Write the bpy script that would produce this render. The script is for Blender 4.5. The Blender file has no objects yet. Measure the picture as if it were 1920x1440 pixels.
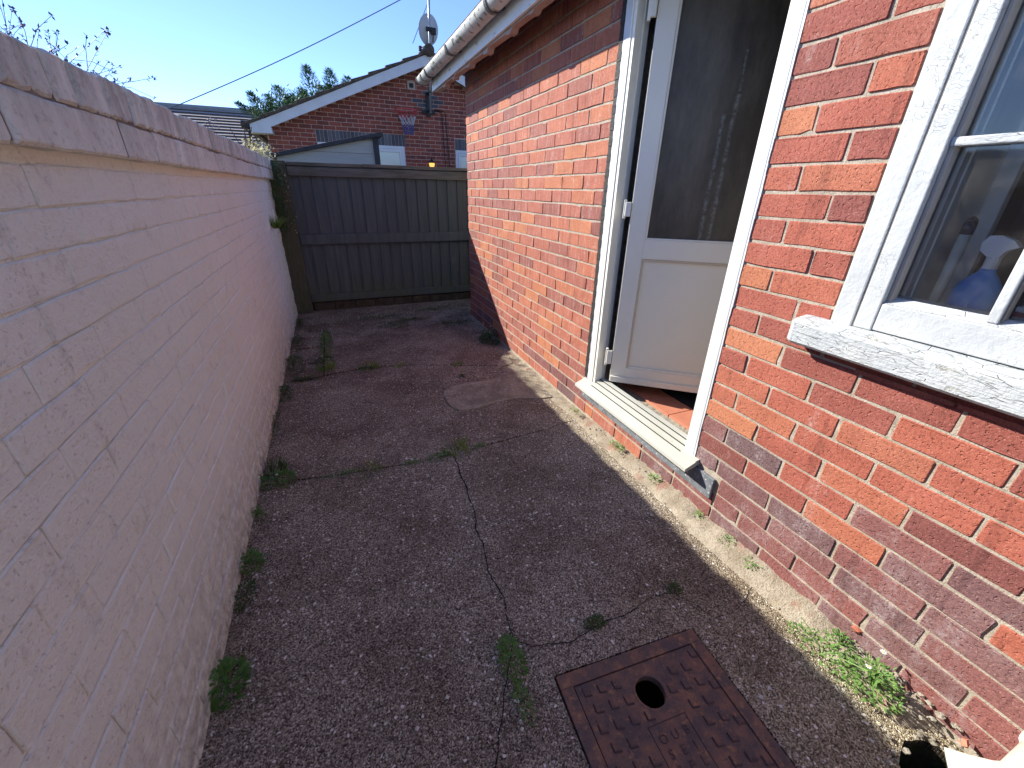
import bpy, bmesh, math, random
import numpy as np
from mathutils import Vector, Matrix, noise as mn
random.seed(7)
sc = bpy.context.scene
col = sc.collection
R = math.radians

# ------------------------------------------------------------------ camera, world, sun, exposure
CR = (0.923323, -0.383610, 0.017851); CU = (0.149460, 0.401781, 0.903456); CB = (-0.353747, -0.831514, 0.428308); CH = 1.2909; CLENS = 14.3576
cam_d = bpy.data.cameras.new('camera'); cam = bpy.data.objects.new('camera', cam_d); col.objects.link(cam)
cam_d.sensor_width = 36; cam_d.lens = CLENS; cam_d.clip_start = 0.02; cam_d.clip_end = 400
cam.matrix_world = Matrix((
    (CR[0], CU[0], CB[0], 0), (CR[1], CU[1], CB[1], 0), (CR[2], CU[2], CB[2], CH), (0, 0, 0, 1)))
sc.camera = cam
SUNV = Vector((-1, 1.235, .94)).normalized()       # towards the sun
w = bpy.data.worlds.new('World'); sc.world = w; w.use_nodes = True
nt = w.node_tree; nt.nodes.clear()
wo = nt.nodes.new('ShaderNodeOutputWorld'); bg = nt.nodes.new('ShaderNodeBackground')
sky = nt.nodes.new('ShaderNodeTexSky'); sky.sky_type = 'NISHITA'; sky.sun_disc = False
sky.sun_elevation = math.asin(SUNV.z); sky.sun_rotation = math.atan2(SUNV.x, SUNV.y)
sky.air_density = 0.8; sky.dust_density = 0.0; sky.ozone_density = 6.0
bg.inputs['Strength'].default_value = 0.15
tint = nt.nodes.new('ShaderNodeMix'); tint.data_type = 'RGBA'; tint.blend_type = 'MULTIPLY'; tint.inputs[0].default_value = 1
tint.inputs[7].default_value = (.49, .445, .50, 1); nt.links.new(sky.outputs[0], tint.inputs[6]); nt.links.new(tint.outputs[2], bg.inputs[0]); nt.links.new(bg.outputs[0], wo.inputs[0])
sd = bpy.data.lights.new('sun', 'SUN'); sd.energy = 2.75; sd.angle = R(.53); sd.color = (1, .97, .88)
sun = bpy.data.objects.new('sun', sd); col.objects.link(sun)
sun.rotation_euler = SUNV.to_track_quat('Z', 'Y').to_euler(); sun.location = (-6, 8, 8)
sc.view_settings.view_transform = 'Standard'; sc.view_settings.look = 'None'
sc.view_settings.exposure = 1.94; sc.view_settings.gamma = 1

# ------------------------------------------------------------------ materials
class NT:
    def __init__(s, name):
        s.m = bpy.data.materials.new(name); s.m.use_nodes = True; s.t = s.m.node_tree; s.t.nodes.clear()
        s.out = s.n('ShaderNodeOutputMaterial'); s.b = s.n('ShaderNodeBsdfPrincipled')
        s.t.links.new(s.b.outputs[0], s.out.inputs[0]); s.g = s.n('ShaderNodeNewGeometry'); s.pos = s.g.outputs['Position']
    def n(s, t): return s.t.nodes.new(t)
    def l(s, a, b):
        if hasattr(a, 'is_linked') or isinstance(a, bpy.types.NodeSocket): s.t.links.new(a, b)
        else:
            if b.type == 'RGBA' and not isinstance(a, (int, float)) and len(a) == 3: a = (*a, 1)
            b.default_value = a
    def map(s, scale, vec=None, rot=(0, 0, 0), loc=(0, 0, 0)):
        n = s.n('ShaderNodeMapping'); s.l(vec or s.pos, n.inputs[0]); n.inputs['Scale'].default_value = scale
        n.inputs['Rotation'].default_value = rot; n.inputs['Location'].default_value = loc; return n.outputs[0]
    def noise(s, scale, detail=4, rough=.55, vec=None, dist=0):
        n = s.n('ShaderNodeTexNoise'); s.l(vec or s.pos, n.inputs['Vector']); n.inputs['Scale'].default_value = scale
        n.inputs['Detail'].default_value = detail; n.inputs['Roughness'].default_value = rough
        n.inputs['Distortion'].default_value = dist; return n.outputs['Fac']
    def vor(s, scale, vec=None, feature='F1', out='Distance', rnd=1):
        n = s.n('ShaderNodeTexVoronoi'); n.feature = feature; s.l(vec or s.pos, n.inputs['Vector'])
        n.inputs['Scale'].default_value = scale; n.inputs['Randomness'].default_value = rnd; return n.outputs[out]
    def ramp(s, fac, stops, const=False):
        n = s.n('ShaderNodeValToRGB'); s.l(fac, n.inputs[0]); e = n.color_ramp.elements
        if const: n.color_ramp.interpolation = 'CONSTANT'
        while len(e) < len(stops): e.new(.5)
        for i, (p, c) in enumerate(stops):
            e[i].position = p; e[i].color = (c, c, c, 1) if isinstance(c, (int, float)) else (*c, 1)
        return n.outputs[0]
    def mix(s, fac, a, b, mode='MIX'):
        n = s.n('ShaderNodeMix'); n.data_type = 'RGBA'; n.blend_type = mode
        s.l(fac, n.inputs[0]); s.l(a, n.inputs[6]); s.l(b, n.inputs[7]); return n.outputs[2]
    def math(s, op, a, b=0, c=0, clamp=False):
        n = s.n('ShaderNodeMath'); n.operation = op; n.use_clamp = clamp; s.l(a, n.inputs[0]); s.l(b, n.inputs[1]); s.l(c, n.inputs[2]); return n.outputs[0]
    def sep(s, vec=None):
        n = s.n('ShaderNodeSeparateXYZ'); s.l(vec or s.pos, n.inputs[0]); return n.outputs
    def bump(s, h, strength=.5, dist=.002, normal=None):
        n = s.n('ShaderNodeBump'); n.inputs['Strength'].default_value = strength; n.inputs['Distance'].default_value = dist
        s.l(h, n.inputs['Height'])
        if normal: s.l(normal, n.inputs['Normal'])
        return n.outputs[0]
    def fin(s, color, rough=.8, normal=None, spec=.3, metal=0):
        s.l(color, s.b.inputs['Base Color']); s.l(rough, s.b.inputs['Roughness']); s.l(metal, s.b.inputs['Metallic'])
        s.b.inputs['Specular IOR Level'].default_value = spec
        if normal: s.l(normal, s.b.inputs['Normal'])
        return s.m
    def rnd(s):
        o = s.n('ShaderNodeObjectInfo').outputs['Random']
        return s.math('FRACT', s.math('ADD', o, s.math('MULTIPLY', s.g.outputs['Random Per Island'], 7.31)))
MW = 'MULTIPLY'
def simple(name, c1, c2, scale=20, rough=.7, bs=80, bstr=.3, bd=.001, spec=.3, stretch=(1, 1, 1), metal=0, speck=None):
    t = NT(name); v = t.map(stretch)
    c = t.mix(t.ramp(t.noise(scale, 5, .6, v), [(.3, 0.), (.7, 1.)]), c1, c2)
    if speck: c = t.mix(t.ramp(t.noise(speck[0], 3, .6, v), [(speck[1], 0.), (speck[1] + .06, 1.)]), c, speck[2])
    return t.fin(c, rough, t.bump(t.noise(bs, 4, .6, v), bstr, bd), spec, metal)

def brick_mat(name, stops, efflo=.62, eff_amt=.7, eff_col=(.62, .50, .45), speckle=.5, stretch=(2.5, 2.5, 1), amb=1.0):
    t = NT(name); r = t.rnd()
    base = t.ramp(r, stops)
    n1 = t.noise(9, 5, .6); base = t.mix(MWf(t, n1, .3, .7, .75), base, t.mix(1, base, (.74, .66, .64), MW))
    n2 = t.noise(160, 3, .7); base = t.mix(t.math('MULTIPLY', t.ramp(n2, [(.38, 1.), (.5, 0.)]), speckle), base, t.mix(1, base, (.45, .40, .40), MW))
    n2b = t.noise(230, 2, .7); base = t.mix(t.math('MULTIPLY', t.ramp(n2b, [(.60, 0.), (.68, 1.)]), .35), base, (.6, .36, .27))
    # firing bands, a fixed darker stripe across some bricks
    n3 = t.noise(1, 3, .6, t.map((22, 22, 2))); base = t.mix(t.math('MULTIPLY', t.ramp(n3, [(.60, 0.), (.66, 1.)]), .5), base, t.mix(1, base, (.55, .52, .55), MW))
    ev = t.noise(4.5, 7, .72, t.map(stretch)); e2 = t.noise(75, 5, .8)
    ef = t.math('MULTIPLY', t.ramp(ev, [(efflo, 0.), (efflo + .16, 1.)]), t.ramp(e2, [(.42, 0.), (.62, 1.)]))
    base = t.mix(t.math('MULTIPLY', ef, eff_amt), base, eff_col)
    h = t.math('ADD', t.noise(90, 6, .75), t.math('MULTIPLY', t.ramp(t.noise(110, 2, .6), [(.28, 0.), (.42, 1.)]), .9))
    return t.fin(base, .82, t.bump(h, .95, .0026), .25)
def MWf(t, n, a, b, k): return t.math('MULTIPLY', t.ramp(n, [(a, 0.), (b, 1.)]), k)

M = {}
M['brick'] = brick_mat('red_brick', [(0, (.22, .078, .068)), (.2, (.30, .092, .07)), (.45, (.37, .11, .077)), (.75, (.42, .127, .083)), (.92, (.45, .155, .09)), (1, (.32, .105, .08))], .59, .55)
M['brick_pale'] = brick_mat('salmon_brick', [(0, (.27, .10, .082)), (.25, (.35, .12, .088)), (.6, (.41, .138, .09)), (.9, (.45, .155, .09)), (1, (.48, .185, .09))], .50, .65, (.58, .42, .36), .35, (9, 9, 1.6))
M['brick_plum'] = brick_mat('plum_brick', [(0, (.15, .10, .105)), (.35, (.22, .095, .09)), (.7, (.27, .10, .088)), (1, (.20, .115, .115))], .50, .55, (.45, .38, .38))
M['brick_gable'] = brick_mat('gable_brick', [(0, (.17, .055, .045)), (.5, (.25, .07, .052)), (1, (.31, .09, .06))], .8, .2)
M['brick_blue'] = brick_mat('slate_blue_brick', [(0, (.06, .07, .085)), (.5, (.09, .10, .12)), (1, (.14, .15, .17))], .8, .2)
M['brick_orange'] = brick_mat('orange_brick', [(0, (.48, .18, .095)), (1, (.52, .205, .11))], .8, .2)
M['darkbrick'] = simple('dark_brown_brick', (.045, .03, .025), (.09, .07, .04), 12, .95)  # footing bricks in a dark brown, darker than the house bricks
M['mortar'] = simple('mortar', (.30, .25, .19), (.46, .40, .32), 30, .95, 220, .9, .003, speck=(300, .58, (.2, .16, .12)))
M['mortar_gable'] = simple('gable_mortar', (.42, .27, .22), (.5, .33, .27), 10, .95)
M['mortar_dark'] = simple('dirty_mortar', (.13, .11, .09), (.28, .24, .2), 20, .95, 200, .8, .003)

t = NT('masonry_paint')
z = t.sep()[2]; 
c = t.mix(MWf(t, t.noise(1.6, 6, .6), .35, .65, 1.), (.86, .885, .80), (.90, .92, .845))
c = t.mix(MWf(t, t.noise(26, 5, .7, t.map((1, 1, .6))), .57, .70, .4), c, (.60, .57, .50))
st = t.noise(4.2, 7, .8, dist=.6); c = t.mix(MWf(t, st, .60, .74, .6), c, (.36, .33, .28))
yy = t.math('ADD', t.sep()[1], t.math('MULTIPLY', t.math('SUBTRACT', t.noise(6, 5, .7), .5), .09))
crk = None
for y0, w_, za, zb in ((.972, .024, .74, 1.24), (.724, .026, .56, .80), (1.56, .012, 1.12, 1.32), (1.28, .010, .5, .66)):
    m_ = t.math('SUBTRACT', 1., t.math('DIVIDE', t.math('ABSOLUTE', t.math('SUBTRACT', yy, y0)), w_), clamp=True)
    m_ = t.math('MULTIPLY', m_, t.math('MULTIPLY', t.math('GREATER_THAN', z, za), t.math('LESS_THAN', z, zb))); crk = m_ if crk is None else t.math('MAXIMUM', crk, m_)
crk = t.math('MULTIPLY', crk, t.ramp(t.noise(30, 6, .8), [(.44, .0), (.66, .5)])); c = t.mix(crk, c, (.36, .33, .27))
lowd = t.ramp(z, [(0, 1.), (.10, .55), (.45, 0.)]); c = t.mix(t.math('MULTIPLY', lowd, MWf(t, t.noise(30, 5, .7), .35, .6, .9)), c, (.24, .215, .16))
chip = t.ramp(t.noise(60, 3, .6), [(.735, 0.), (.75, 1.)]); c = t.mix(chip, c, (.78, .74, .72))
h = t.math('ADD', t.math('ADD', t.noise(75, 6, .75), t.math('MULTIPLY', t.noise(14, 4, .6, t.map((1, 1, 2))), 1.4)), t.math('MULTIPLY', t.ramp(t.noise(120, 3, .6), [(.62, 0.), (.70, 1.)]), .5))
M['paint'] = t.fin(c, .62, t.bump(h, .9, .006), .3)

t = NT('coping_paint')
z = t.sep()[2]
c = t.mix(MWf(t, t.noise(2.2, 6, .6), .35, .65, 1.), (.74, .76, .69), (.86, .88, .80))
dv = t.noise(9, 7, .75, t.map((1, 1, .22))); topf = t.ramp(z, [(.0, 0.), (1., 1.)])
zz = t.math('SUBTRACT', z, 1.36); zz = t.math('MULTIPLY', zz, 5.0, clamp=True)
dm = t.math('MULTIPLY', t.ramp(dv, [(.36, 0.), (.62, 1.)]), t.math('ADD', t.math('MULTIPLY', zz, .5), .28))
c = t.mix(dm, c, (.19, .18, .15)); c = t.mix(MWf(t, t.noise(45, 6, .75), .52, .66, .45), c, (.2, .19, .15))
c = t.mix(MWf(t, t.noise(30, 4, .6), .70, .74, .6), c, (.72, .68, .66))
M['coping'] = t.fin(c, .75, t.bump(t.math('ADD', t.noise(70, 6, .7), t.noise(18, 4, .6)), .8, .005), .25)

t = NT('aggregate_concrete')
X, Y, Z = t.sep()[0], t.sep()[1], t.sep()[2]
flat = t.n('ShaderNodeCombineXYZ'); t.l(X, flat.inputs[0]); t.l(Y, flat.inputs[1]); flat = flat.outputs[0]
cell = t.vor(290, flat, out='Color'); cs = t.n('ShaderNodeSeparateColor'); t.l(cell, cs.inputs[0])
g1 = t.ramp(cs.outputs[0], [(0, (.045, .031, .021)), (.25, (.155, .118, .084)), (.55, (.31, .252, .182)), (.85, (.50, .42, .31)), (1, (.80, .70, .55))])
g2 = t.ramp(cs.outputs[0], [(0, (.06, .045, .024)), (.25, (.17, .135, .085)), (.55, (.34, .28, .18)), (.85, (.52, .44, .295)), (1, (.78, .69, .48))])
big = t.vor(150, flat, out='Color'); cb = t.n('ShaderNodeSeparateColor'); t.l(big, cb.inputs[0])
nx = t.math('ADD', X, t.math('MULTIPLY', t.noise(2.5, 4, .6), .5))
tanf = t.math('MULTIPLY', t.ramp(nx, [(.95, 0.), (1.35, 1.)]), t.ramp(Y, [(0., 1.), (1.6/1, .0)]))
tanf = t.math('ADD', tanf, MWf(t, t.noise(2.3, 5, .6), .50, .72, .55), clamp=True)
c = t.mix(tanf, g1, g2)
c = t.mix(MWf(t, t.noise(2.1, 7, .72), .42, .60, .85), c, t.mix(1, c, (.55, .50, .47), MW))
c = t.mix(MWf(t, t.noise(7, 6, .75), .55, .66, .35), c, t.mix(1, c, (.5, .46, .42), MW))
c = t.mix(t.ramp(cb.outputs[0], [(.985, 0.), (.99, 1.)]), c, (.82, .76, .68))
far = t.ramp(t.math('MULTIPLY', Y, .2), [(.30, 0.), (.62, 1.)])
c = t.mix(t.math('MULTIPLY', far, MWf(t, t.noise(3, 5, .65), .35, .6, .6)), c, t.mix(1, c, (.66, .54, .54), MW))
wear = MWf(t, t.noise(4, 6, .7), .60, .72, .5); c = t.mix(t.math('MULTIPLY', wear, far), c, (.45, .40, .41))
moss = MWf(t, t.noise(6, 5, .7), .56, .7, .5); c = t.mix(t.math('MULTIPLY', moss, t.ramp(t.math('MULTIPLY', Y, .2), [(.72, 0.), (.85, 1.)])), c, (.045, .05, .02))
h = t.math('ADD', t.math('MULTIPLY', t.vor(290, flat), -1.3), t.math('MULTIPLY', t.noise(40, 4, .6), .8))
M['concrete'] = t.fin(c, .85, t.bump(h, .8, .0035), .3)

t = NT('pale_cement')
c = t.mix(MWf(t, t.noise(14, 5, .6), .35, .65, 1.), (.27, .22, .155), (.40, .34, .26))
c = t.mix(MWf(t, t.noise(170, 3, .7), .5, .6, .6), c, (.14, .11, .08)); c = t.mix(MWf(t, t.noise(120, 3, .7), .62, .7, .7), c, (.55, .5, .43))
c = t.mix(MWf(t, t.noise(9, 4, .6), .58, .68, .6), c, (.25, .10, .07))
M['cement'] = t.fin(c, .9, t.bump(t.math('ADD', t.noise(60, 5, .7), t.noise(200, 3, .6)), .9, .005), .2)
t = NT('cement_patch')
c = t.mix(MWf(t, t.noise(7, 5, .6), .4, .6, 1.), (.26, .22, .16), (.44, .38, .27))
c = t.mix(MWf(t, t.noise(170, 4, .8), .46, .56, .75), c, (.12, .095, .075)); c = t.mix(MWf(t, t.noise(34, 5, .75), .60, .66, .8), c, (.62, .55, .5))
M['patch'] = t.fin(c, .88, t.bump(t.noise(120, 4, .7), .7, .003), .2)
M['soil'] = simple('soil', (.02, .015, .01), (.05, .038, .026), 60, .95, 150, 1, .006)
M['crack'] = simple('crack_dirt', (.012, .009, .008), (.03, .022, .018), 60, .95)
M['gardenground'] = simple('garden_ground', (.05, .07, .025), (.10, .10, .05), 3, .95, 30, 1, .02)

t = NT('weathered_white_timber')
nv = t.noise(1, 6, .7, t.map((22, 22, 22))); ck = t.vor(70, t.map((1, 1, 1.6)), 'DISTANCE_TO_EDGE')
c = t.mix(MWf(t, t.noise(8, 5, .6), .35, .65, 1.), (.41, .425, .435), (.50, .51, .50))
ckm = t.math('MULTIPLY', t.ramp(ck, [(0, 1.), (.028, 0.)]), t.ramp(t.noise(7, 5, .7), [(.54, 0.), (.66, .8)]))
c = t.mix(ckm, c, (.30, .29, .26)); fl = t.ramp(t.noise(16, 6, .75), [(.66, 0.), (.69, 1.)]); c = t.mix(t.math('MULTIPLY', fl, .7), c, (.52, .49, .40))
M['timber'] = t.fin(c, .6, t.bump(t.math('SUBTRACT', t.math('ADD', t.noise(60, 5, .7), t.math('MULTIPLY', fl, -1.)), t.math('MULTIPLY', ckm, 1.)), .75, .003), .35)
t = NT('flaking_sill_paint')
c = t.mix(MWf(t, t.noise(8, 5, .6), .35, .65, 1.), (.42, .44, .45), (.51, .52, .505))
v = t.map((1, 1, 8)); lines = t.vor(16, v, 'DISTANCE_TO_EDGE'); lm = t.math('MULTIPLY', t.ramp(lines, [(0, .5), (.03, 0.)]), t.ramp(t.noise(10, 4, .7), [(.40, 0.), (.55, 1.)]))
c = t.mix(lm, c, (.28, .27, .24)); fl = t.ramp(t.noise(11, 6, .75, t.map((1, 1, 5))), [(.60, 0.), (.63, 1.)]); c = t.mix(t.math('MULTIPLY', fl, .55), c, (.56, .52, .41))
M['sillpaint'] = t.fin(c, .65, t.bump(t.math('SUBTRACT', t.math('SUBTRACT', t.noise(70, 5, .7), fl), t.math('MULTIPLY', lm, 1.5)), .9, .004), .3)
M['bare'] = simple('bare_grey_wood', (.16, .14, .12), (.3, .27, .23), 30, .85, 120, 1, .004, stretch=(1, 1, .15))
M['putty'] = simple('putty', (.34, .30, .26), (.42, .38, .33), 10, .7)
M['upvc'] = simple('white_upvc', (.62, .61, .58), (.68, .67, .64), 5, .35, 30, .05, .001, .5)
M['upvcdoor'] = simple('door_upvc', (.80, .765, .67), (.85, .81, .71), 3, .38, 30, .05, .001, .5)
M['upvclight'] = simple('bright_trim', (.54, .55, .55), (.60, .60, .595), 6, .45, 60, .2, .001, .4)
M['sill'] = simple('dirty_upvc_sill', (.38, .37, .31), (.47, .465, .42), 6, .5, 60, .3, .001, .4, (1, .35, 1), speck=(70, .70, (.25, .24, .2)))
M['beading'] = simple('yellowed_beading', (.55, .46, .36), (.6, .52, .42), 9, .5)
M['gasket'] = simple('black_gasket', (.01, .01, .01), (.02, .02, .02), 9, .6)
M['mastic'] = simple('grey_mastic', (.018, .016, .015), (.04, .035, .032), 40, .7, 80, 1, .004)
M['slate'] = simple('grey_slate_strip', (.10, .11, .12), (.20, .21, .23), 22, .7, 60, .7, .003, speck=(90, .62, (.5, .5, .5)))
M['tile_floor'] = simple('terracotta_tile', (.42, .15, .09), (.5, .19, .115), 20, .7)
M['mat'] = simple('black_doormat', (.008, .008, .01), (.02, .02, .022), 200, .95, 300, 1, .004)
M['plaster'] = simple('cream_plaster', (.50, .46, .38), (.56, .52, .44), 5, .85)
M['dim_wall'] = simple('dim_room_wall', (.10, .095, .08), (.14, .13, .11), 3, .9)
M['reveal'] = simple('cream_reveal', (.84, .80, .66), (.90, .86, .74), 4, .6, 20, .3, .002, stretch=(8, 1, .3))
M['bluewhite'] = simple('bluish_white_trim', (.66, .66, .60), (.74, .74, .68), 8, .5)
M['gutter'] = simple('grey_gutter', (.46, .46, .42), (.60, .60, .56), 8, .45, 60, .3, .002, .4, (1, 1, 1), speck=(22, .56, (.17, .155, .11)))
M['gutterdark'] = simple('gutter_clip', (.08, .08, .075), (.16, .16, .15), 20, .5)
M['fascia'] = simple('white_fascia', (.58, .60, .60), (.7, .71, .70), 7, .5, 40, .3, .002, .4, (1, .3, 1), speck=(30, .62, (.42, .40, .34)))
M['soffit'] = simple('pinkish_soffit_edge', (.34, .24, .20), (.44, .34, .29), 12, .85, 60, .6, .003)
M['rafter'] = simple('dark_rafter', (.03, .02, .018), (.05, .035, .03), 12, .9)
M['rooftile'] = simple('mossy_roof_tile', (.045, .036, .03), (.12, .085, .065), 14, .9, 40, 1, .01, speck=(25, .58, (.16, .13, .07)))
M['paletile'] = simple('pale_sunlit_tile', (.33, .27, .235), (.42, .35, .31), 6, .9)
t = NT('dark_stained_fence')
oc = t.rnd(); v = t.map((14, 14, 1.0)); v2 = t.map((60, 60, 2.2))
c = t.mix(MWf(t, t.noise(2, 6, .65, v), .3, .7, 1.), (.075, .083, .084), (.12, .13, .128))
c = t.mix(t.math('MULTIPLY', oc, .45), c, (.085, .09, .09)); c = t.mix(MWf(t, t.noise(1, 4, .6, v2), .55, .7, .4), c, (.05, .05, .05))
z = t.sep()[2]; c = t.mix(t.math('MULTIPLY', t.ramp(z, [(.0, 1.), (.2, .9), (.42, 0.)]), MWf(t, t.noise(4, 5, .6), .35, .6, .75)), c, (.10, .11, .06))
c = t.mix(MWf(t, t.noise(5, 4, .6), .68, .75, .6), c, (.14, .13, .12))
M['fence'] = t.fin(c, .85, t.bump(t.noise(2, 6, .7, v2), .7, .004), .25)
t = NT('weathered_fence_wood')
v = t.map((1.4, 14, 14)); c = t.mix(MWf(t, t.noise(2, 6, .65, v), .3, .7, 1.), (.08, .072, .062), (.19, .17, .14))
c = t.mix(MWf(t, t.noise(3, 5, .6), .5, .7, .7), c, (.06, .07, .03)); M['fencewood'] = t.fin(c, .9, t.bump(t.noise(3, 6, .7, v), .8, .004), .2)
M['postwood'] = simple('greenish_post', (.06, .058, .035), (.12, .11, .075), 8, .9, 60, .8, .004, stretch=(10, 10, 1), speck=(5, .55, (.07, .08, .03)))
M['slat_clad'] = simple('grey_cladding', (.30, .31, .31), (.36, .37, .36), 3, .7, stretch=(1, 1, 6))
M['felt'] = simple('dark_felt', (.025, .027, .033), (.05, .052, .06), 10, .8)
M['metal'] = simple('galvanised', (.35, .36, .38), (.45, .46, .48), 20, .4, metal=.7)
M['blackplastic'] = simple('black_plastic', (.012, .012, .013), (.02, .02, .02), 20, .5)
M['dish'] = simple('grey_dish', (.34, .35, .37), (.42, .43, .44), 6, .5)
M['redpaint'] = simple('red_paint', (.42, .05, .05), (.5, .08, .07), 9, .5)
M['netwhite'] = simple('white_cord', (.40, .40, .42), (.5, .5, .5), 9, .8)
M['netblue'] = simple('blue_cord', (.05, .07, .2), (.08, .10, .25), 9, .8)
M['barge'] = simple('pale_bargeboard', (.52, .52, .54), (.6, .6, .61), 4, .5)
M['concpost'] = simple('grey_concrete_post', (.19, .2, .2), (.27, .28, .28), 12, .9)
M['pipe'] = simple('cream_plastic_pipe', (.66, .64, .52), (.74, .72, .62), 5, .35, 30, .1, .001, .5, speck=(40, .70, (.3, .28, .2)))
M['rubble'] = simple('broken_mortar', (.20, .17, .13), (.38, .34, .27), 30, .95, 90, 1, .006, speck=(50, .6, (.1, .08, .06)))
M['daisy'] = simple('white_petal', (.75, .75, .7), (.8, .8, .75), 9, .6)
M['pebble'] = simple('pale_pebble', (.5, .45, .38), (.85, .80, .72), 200, .8)
M['yellow'] = simple('yellow_centre', (.6, .4, .05), (.6, .45, .05), 9, .7)
M['wire'] = simple('grey_wire', (.10, .12, .18), (.12, .14, .2), 9, .7)

t = NT('rusty_iron')
c = t.mix(MWf(t, t.noise(16, 6, .68), .42, .62, 1.), (.12, .088, .08), (.25, .135, .09))
c = t.mix(MWf(t, t.noise(34, 5, .7), .55, .66, .85), c, (.38, .20, .10)); c = t.mix(MWf(t, t.noise(150, 3, .6), .62, .68, .8), c, (.07, .045, .04))
c = t.mix(MWf(t, t.noise(55, 4, .7), .64, .72, .6), c, (.45, .25, .15))
M['rust'] = t.fin(c, .72, t.bump(t.noise(120, 5, .7), .8, .0025), .4, .25)
M['rustdark'] = simple('rust_ridge', (.06, .035, .035), (.11, .06, .05), 40, .7, 150, .6, .002, .5)

def leafmat(name, c1, c2, trans=.35):
    t = NT(name); r = t.rnd(); c = t.mix(r, c1, c2); c = t.mix(MWf(t, t.noise(40, 3, .6), .4, .6, .4), c, t.mix(1, c, (.6, .7, .5), MW))
    t.fin(c, .6, None, .3); tr = t.n('ShaderNodeBsdfTranslucent'); t.l(c, tr.inputs[0]); mx = t.n('ShaderNodeMixShader')
    mx.inputs[0].default_value = trans; t.t.links.new(t.b.outputs[0], mx.inputs[1]); t.t.links.new(tr.outputs[0], mx.inputs[2]); t.t.links.new(mx.outputs[0], t.out.inputs[0])
    return t.m
M['leaf'] = leafmat('green_leaf', (.10, .22, .05), (.18, .33, .08)); M['leafdark'] = leafmat('dark_leaf', (.05, .10, .03), (.10, .17, .05))
M['leafbright'] = leafmat('fresh_leaf', (.16, .30, .08), (.28, .44, .13)); M['grass'] = leafmat('grass_blade', (.16, .25, .05), (.27, .36, .08))
M['dry'] = leafmat('dry_pale_leaf', (.38, .33, .15), (.6, .55, .38)); M['twig'] = leafmat('purple_grey_twig', (.06, .055, .12), (.10, .08, .17), .1)
M['conifer'] = leafmat('conifer_foliage', (.05, .11, .06), (.10, .19, .09), .2); M['bark'] = simple('bark', (.05, .035, .025), (.09, .07, .05), 10, .9)

def glassmat(name, tint, gl=.04):
    t = NT(name); t.t.nodes.remove(t.b); tr = t.n('ShaderNodeBsdfTransparent'); tr.inputs[0].default_value = (*tint, 1)
    g = t.n('ShaderNodeBsdfGlossy'); g.inputs['Roughness'].default_value = gl; fr = t.n('ShaderNodeFresnel'); fr.inputs[0].default_value = 1.5
    d = t.n('ShaderNodeBsdfDiffuse'); d.inputs[0].default_value = (.6, .55, .46, 1); mx2 = t.n('ShaderNodeMixShader')
    t.l(MWf(t, t.noise(6, 6, .7), .45, .8, .07), mx2.inputs[0])
    mx = t.n('ShaderNodeMixShader'); t.l(fr.outputs[0], mx.inputs[0]); t.l(tr.outputs[0], mx.inputs[1]); t.l(g.outputs[0], mx.inputs[2])
    t.l(mx.outputs[0], mx2.inputs[1]); t.l(d.outputs[0], mx2.inputs[2]); t.l(mx2.outputs[0], t.out.inputs[0]); return t.m
M['glass'] = glassmat('dusty_window_glass', (.97, .98, .97))
M['glassfar'] = simple('painted_reflection_glass', (.42, .5, .46), (.55, .6, .56), 3, .1, spec=.8)  # pale greenish base colour stands in for the light the pane reflects
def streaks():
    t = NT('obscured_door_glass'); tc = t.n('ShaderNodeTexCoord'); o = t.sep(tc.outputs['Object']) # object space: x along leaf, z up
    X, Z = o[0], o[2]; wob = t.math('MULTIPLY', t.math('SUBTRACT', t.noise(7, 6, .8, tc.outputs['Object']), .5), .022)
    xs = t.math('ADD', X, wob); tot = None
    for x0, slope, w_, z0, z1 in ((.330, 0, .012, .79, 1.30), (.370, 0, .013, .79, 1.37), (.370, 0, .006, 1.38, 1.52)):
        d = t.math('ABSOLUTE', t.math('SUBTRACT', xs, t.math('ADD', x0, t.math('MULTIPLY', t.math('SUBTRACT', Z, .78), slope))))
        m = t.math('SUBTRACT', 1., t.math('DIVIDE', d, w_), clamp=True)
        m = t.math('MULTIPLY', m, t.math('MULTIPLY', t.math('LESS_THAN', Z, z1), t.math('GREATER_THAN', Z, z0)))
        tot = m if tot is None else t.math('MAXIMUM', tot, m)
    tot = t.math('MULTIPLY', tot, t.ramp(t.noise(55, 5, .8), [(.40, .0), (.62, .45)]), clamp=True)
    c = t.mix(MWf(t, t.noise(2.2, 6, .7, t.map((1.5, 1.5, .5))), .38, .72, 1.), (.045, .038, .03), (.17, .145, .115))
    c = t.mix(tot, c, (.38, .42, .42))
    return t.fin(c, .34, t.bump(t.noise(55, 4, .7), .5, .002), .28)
M['obscured'] = streaks()
t = NT('lamp_glow'); t.b.inputs['Emission Color'].default_value = (1, .55, .08, 1); t.b.inputs['Emission Strength'].default_value = .3; M['glow'] = t.fin((.8, .6, .2), .5)
def plain(name, c, rough=.4, spec=.5):
    t = NT(name); return t.fin(c, rough, None, spec)
M['bluebottle'] = plain('blue_plastic_bottle', (.10, .30, .62)); M['trigger'] = plain('white_trigger_plastic', (.75, .75, .70)); M['tube'] = plain('pale_tube', (.52, .54, .45))
M['navy'] = plain('dark_cap', (.03, .035, .06), .2); M['redpack'] = plain('red_packet', (.35, .03, .06)); M['label'] = plain('pale_print', (.35, .5, .7))

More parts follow.
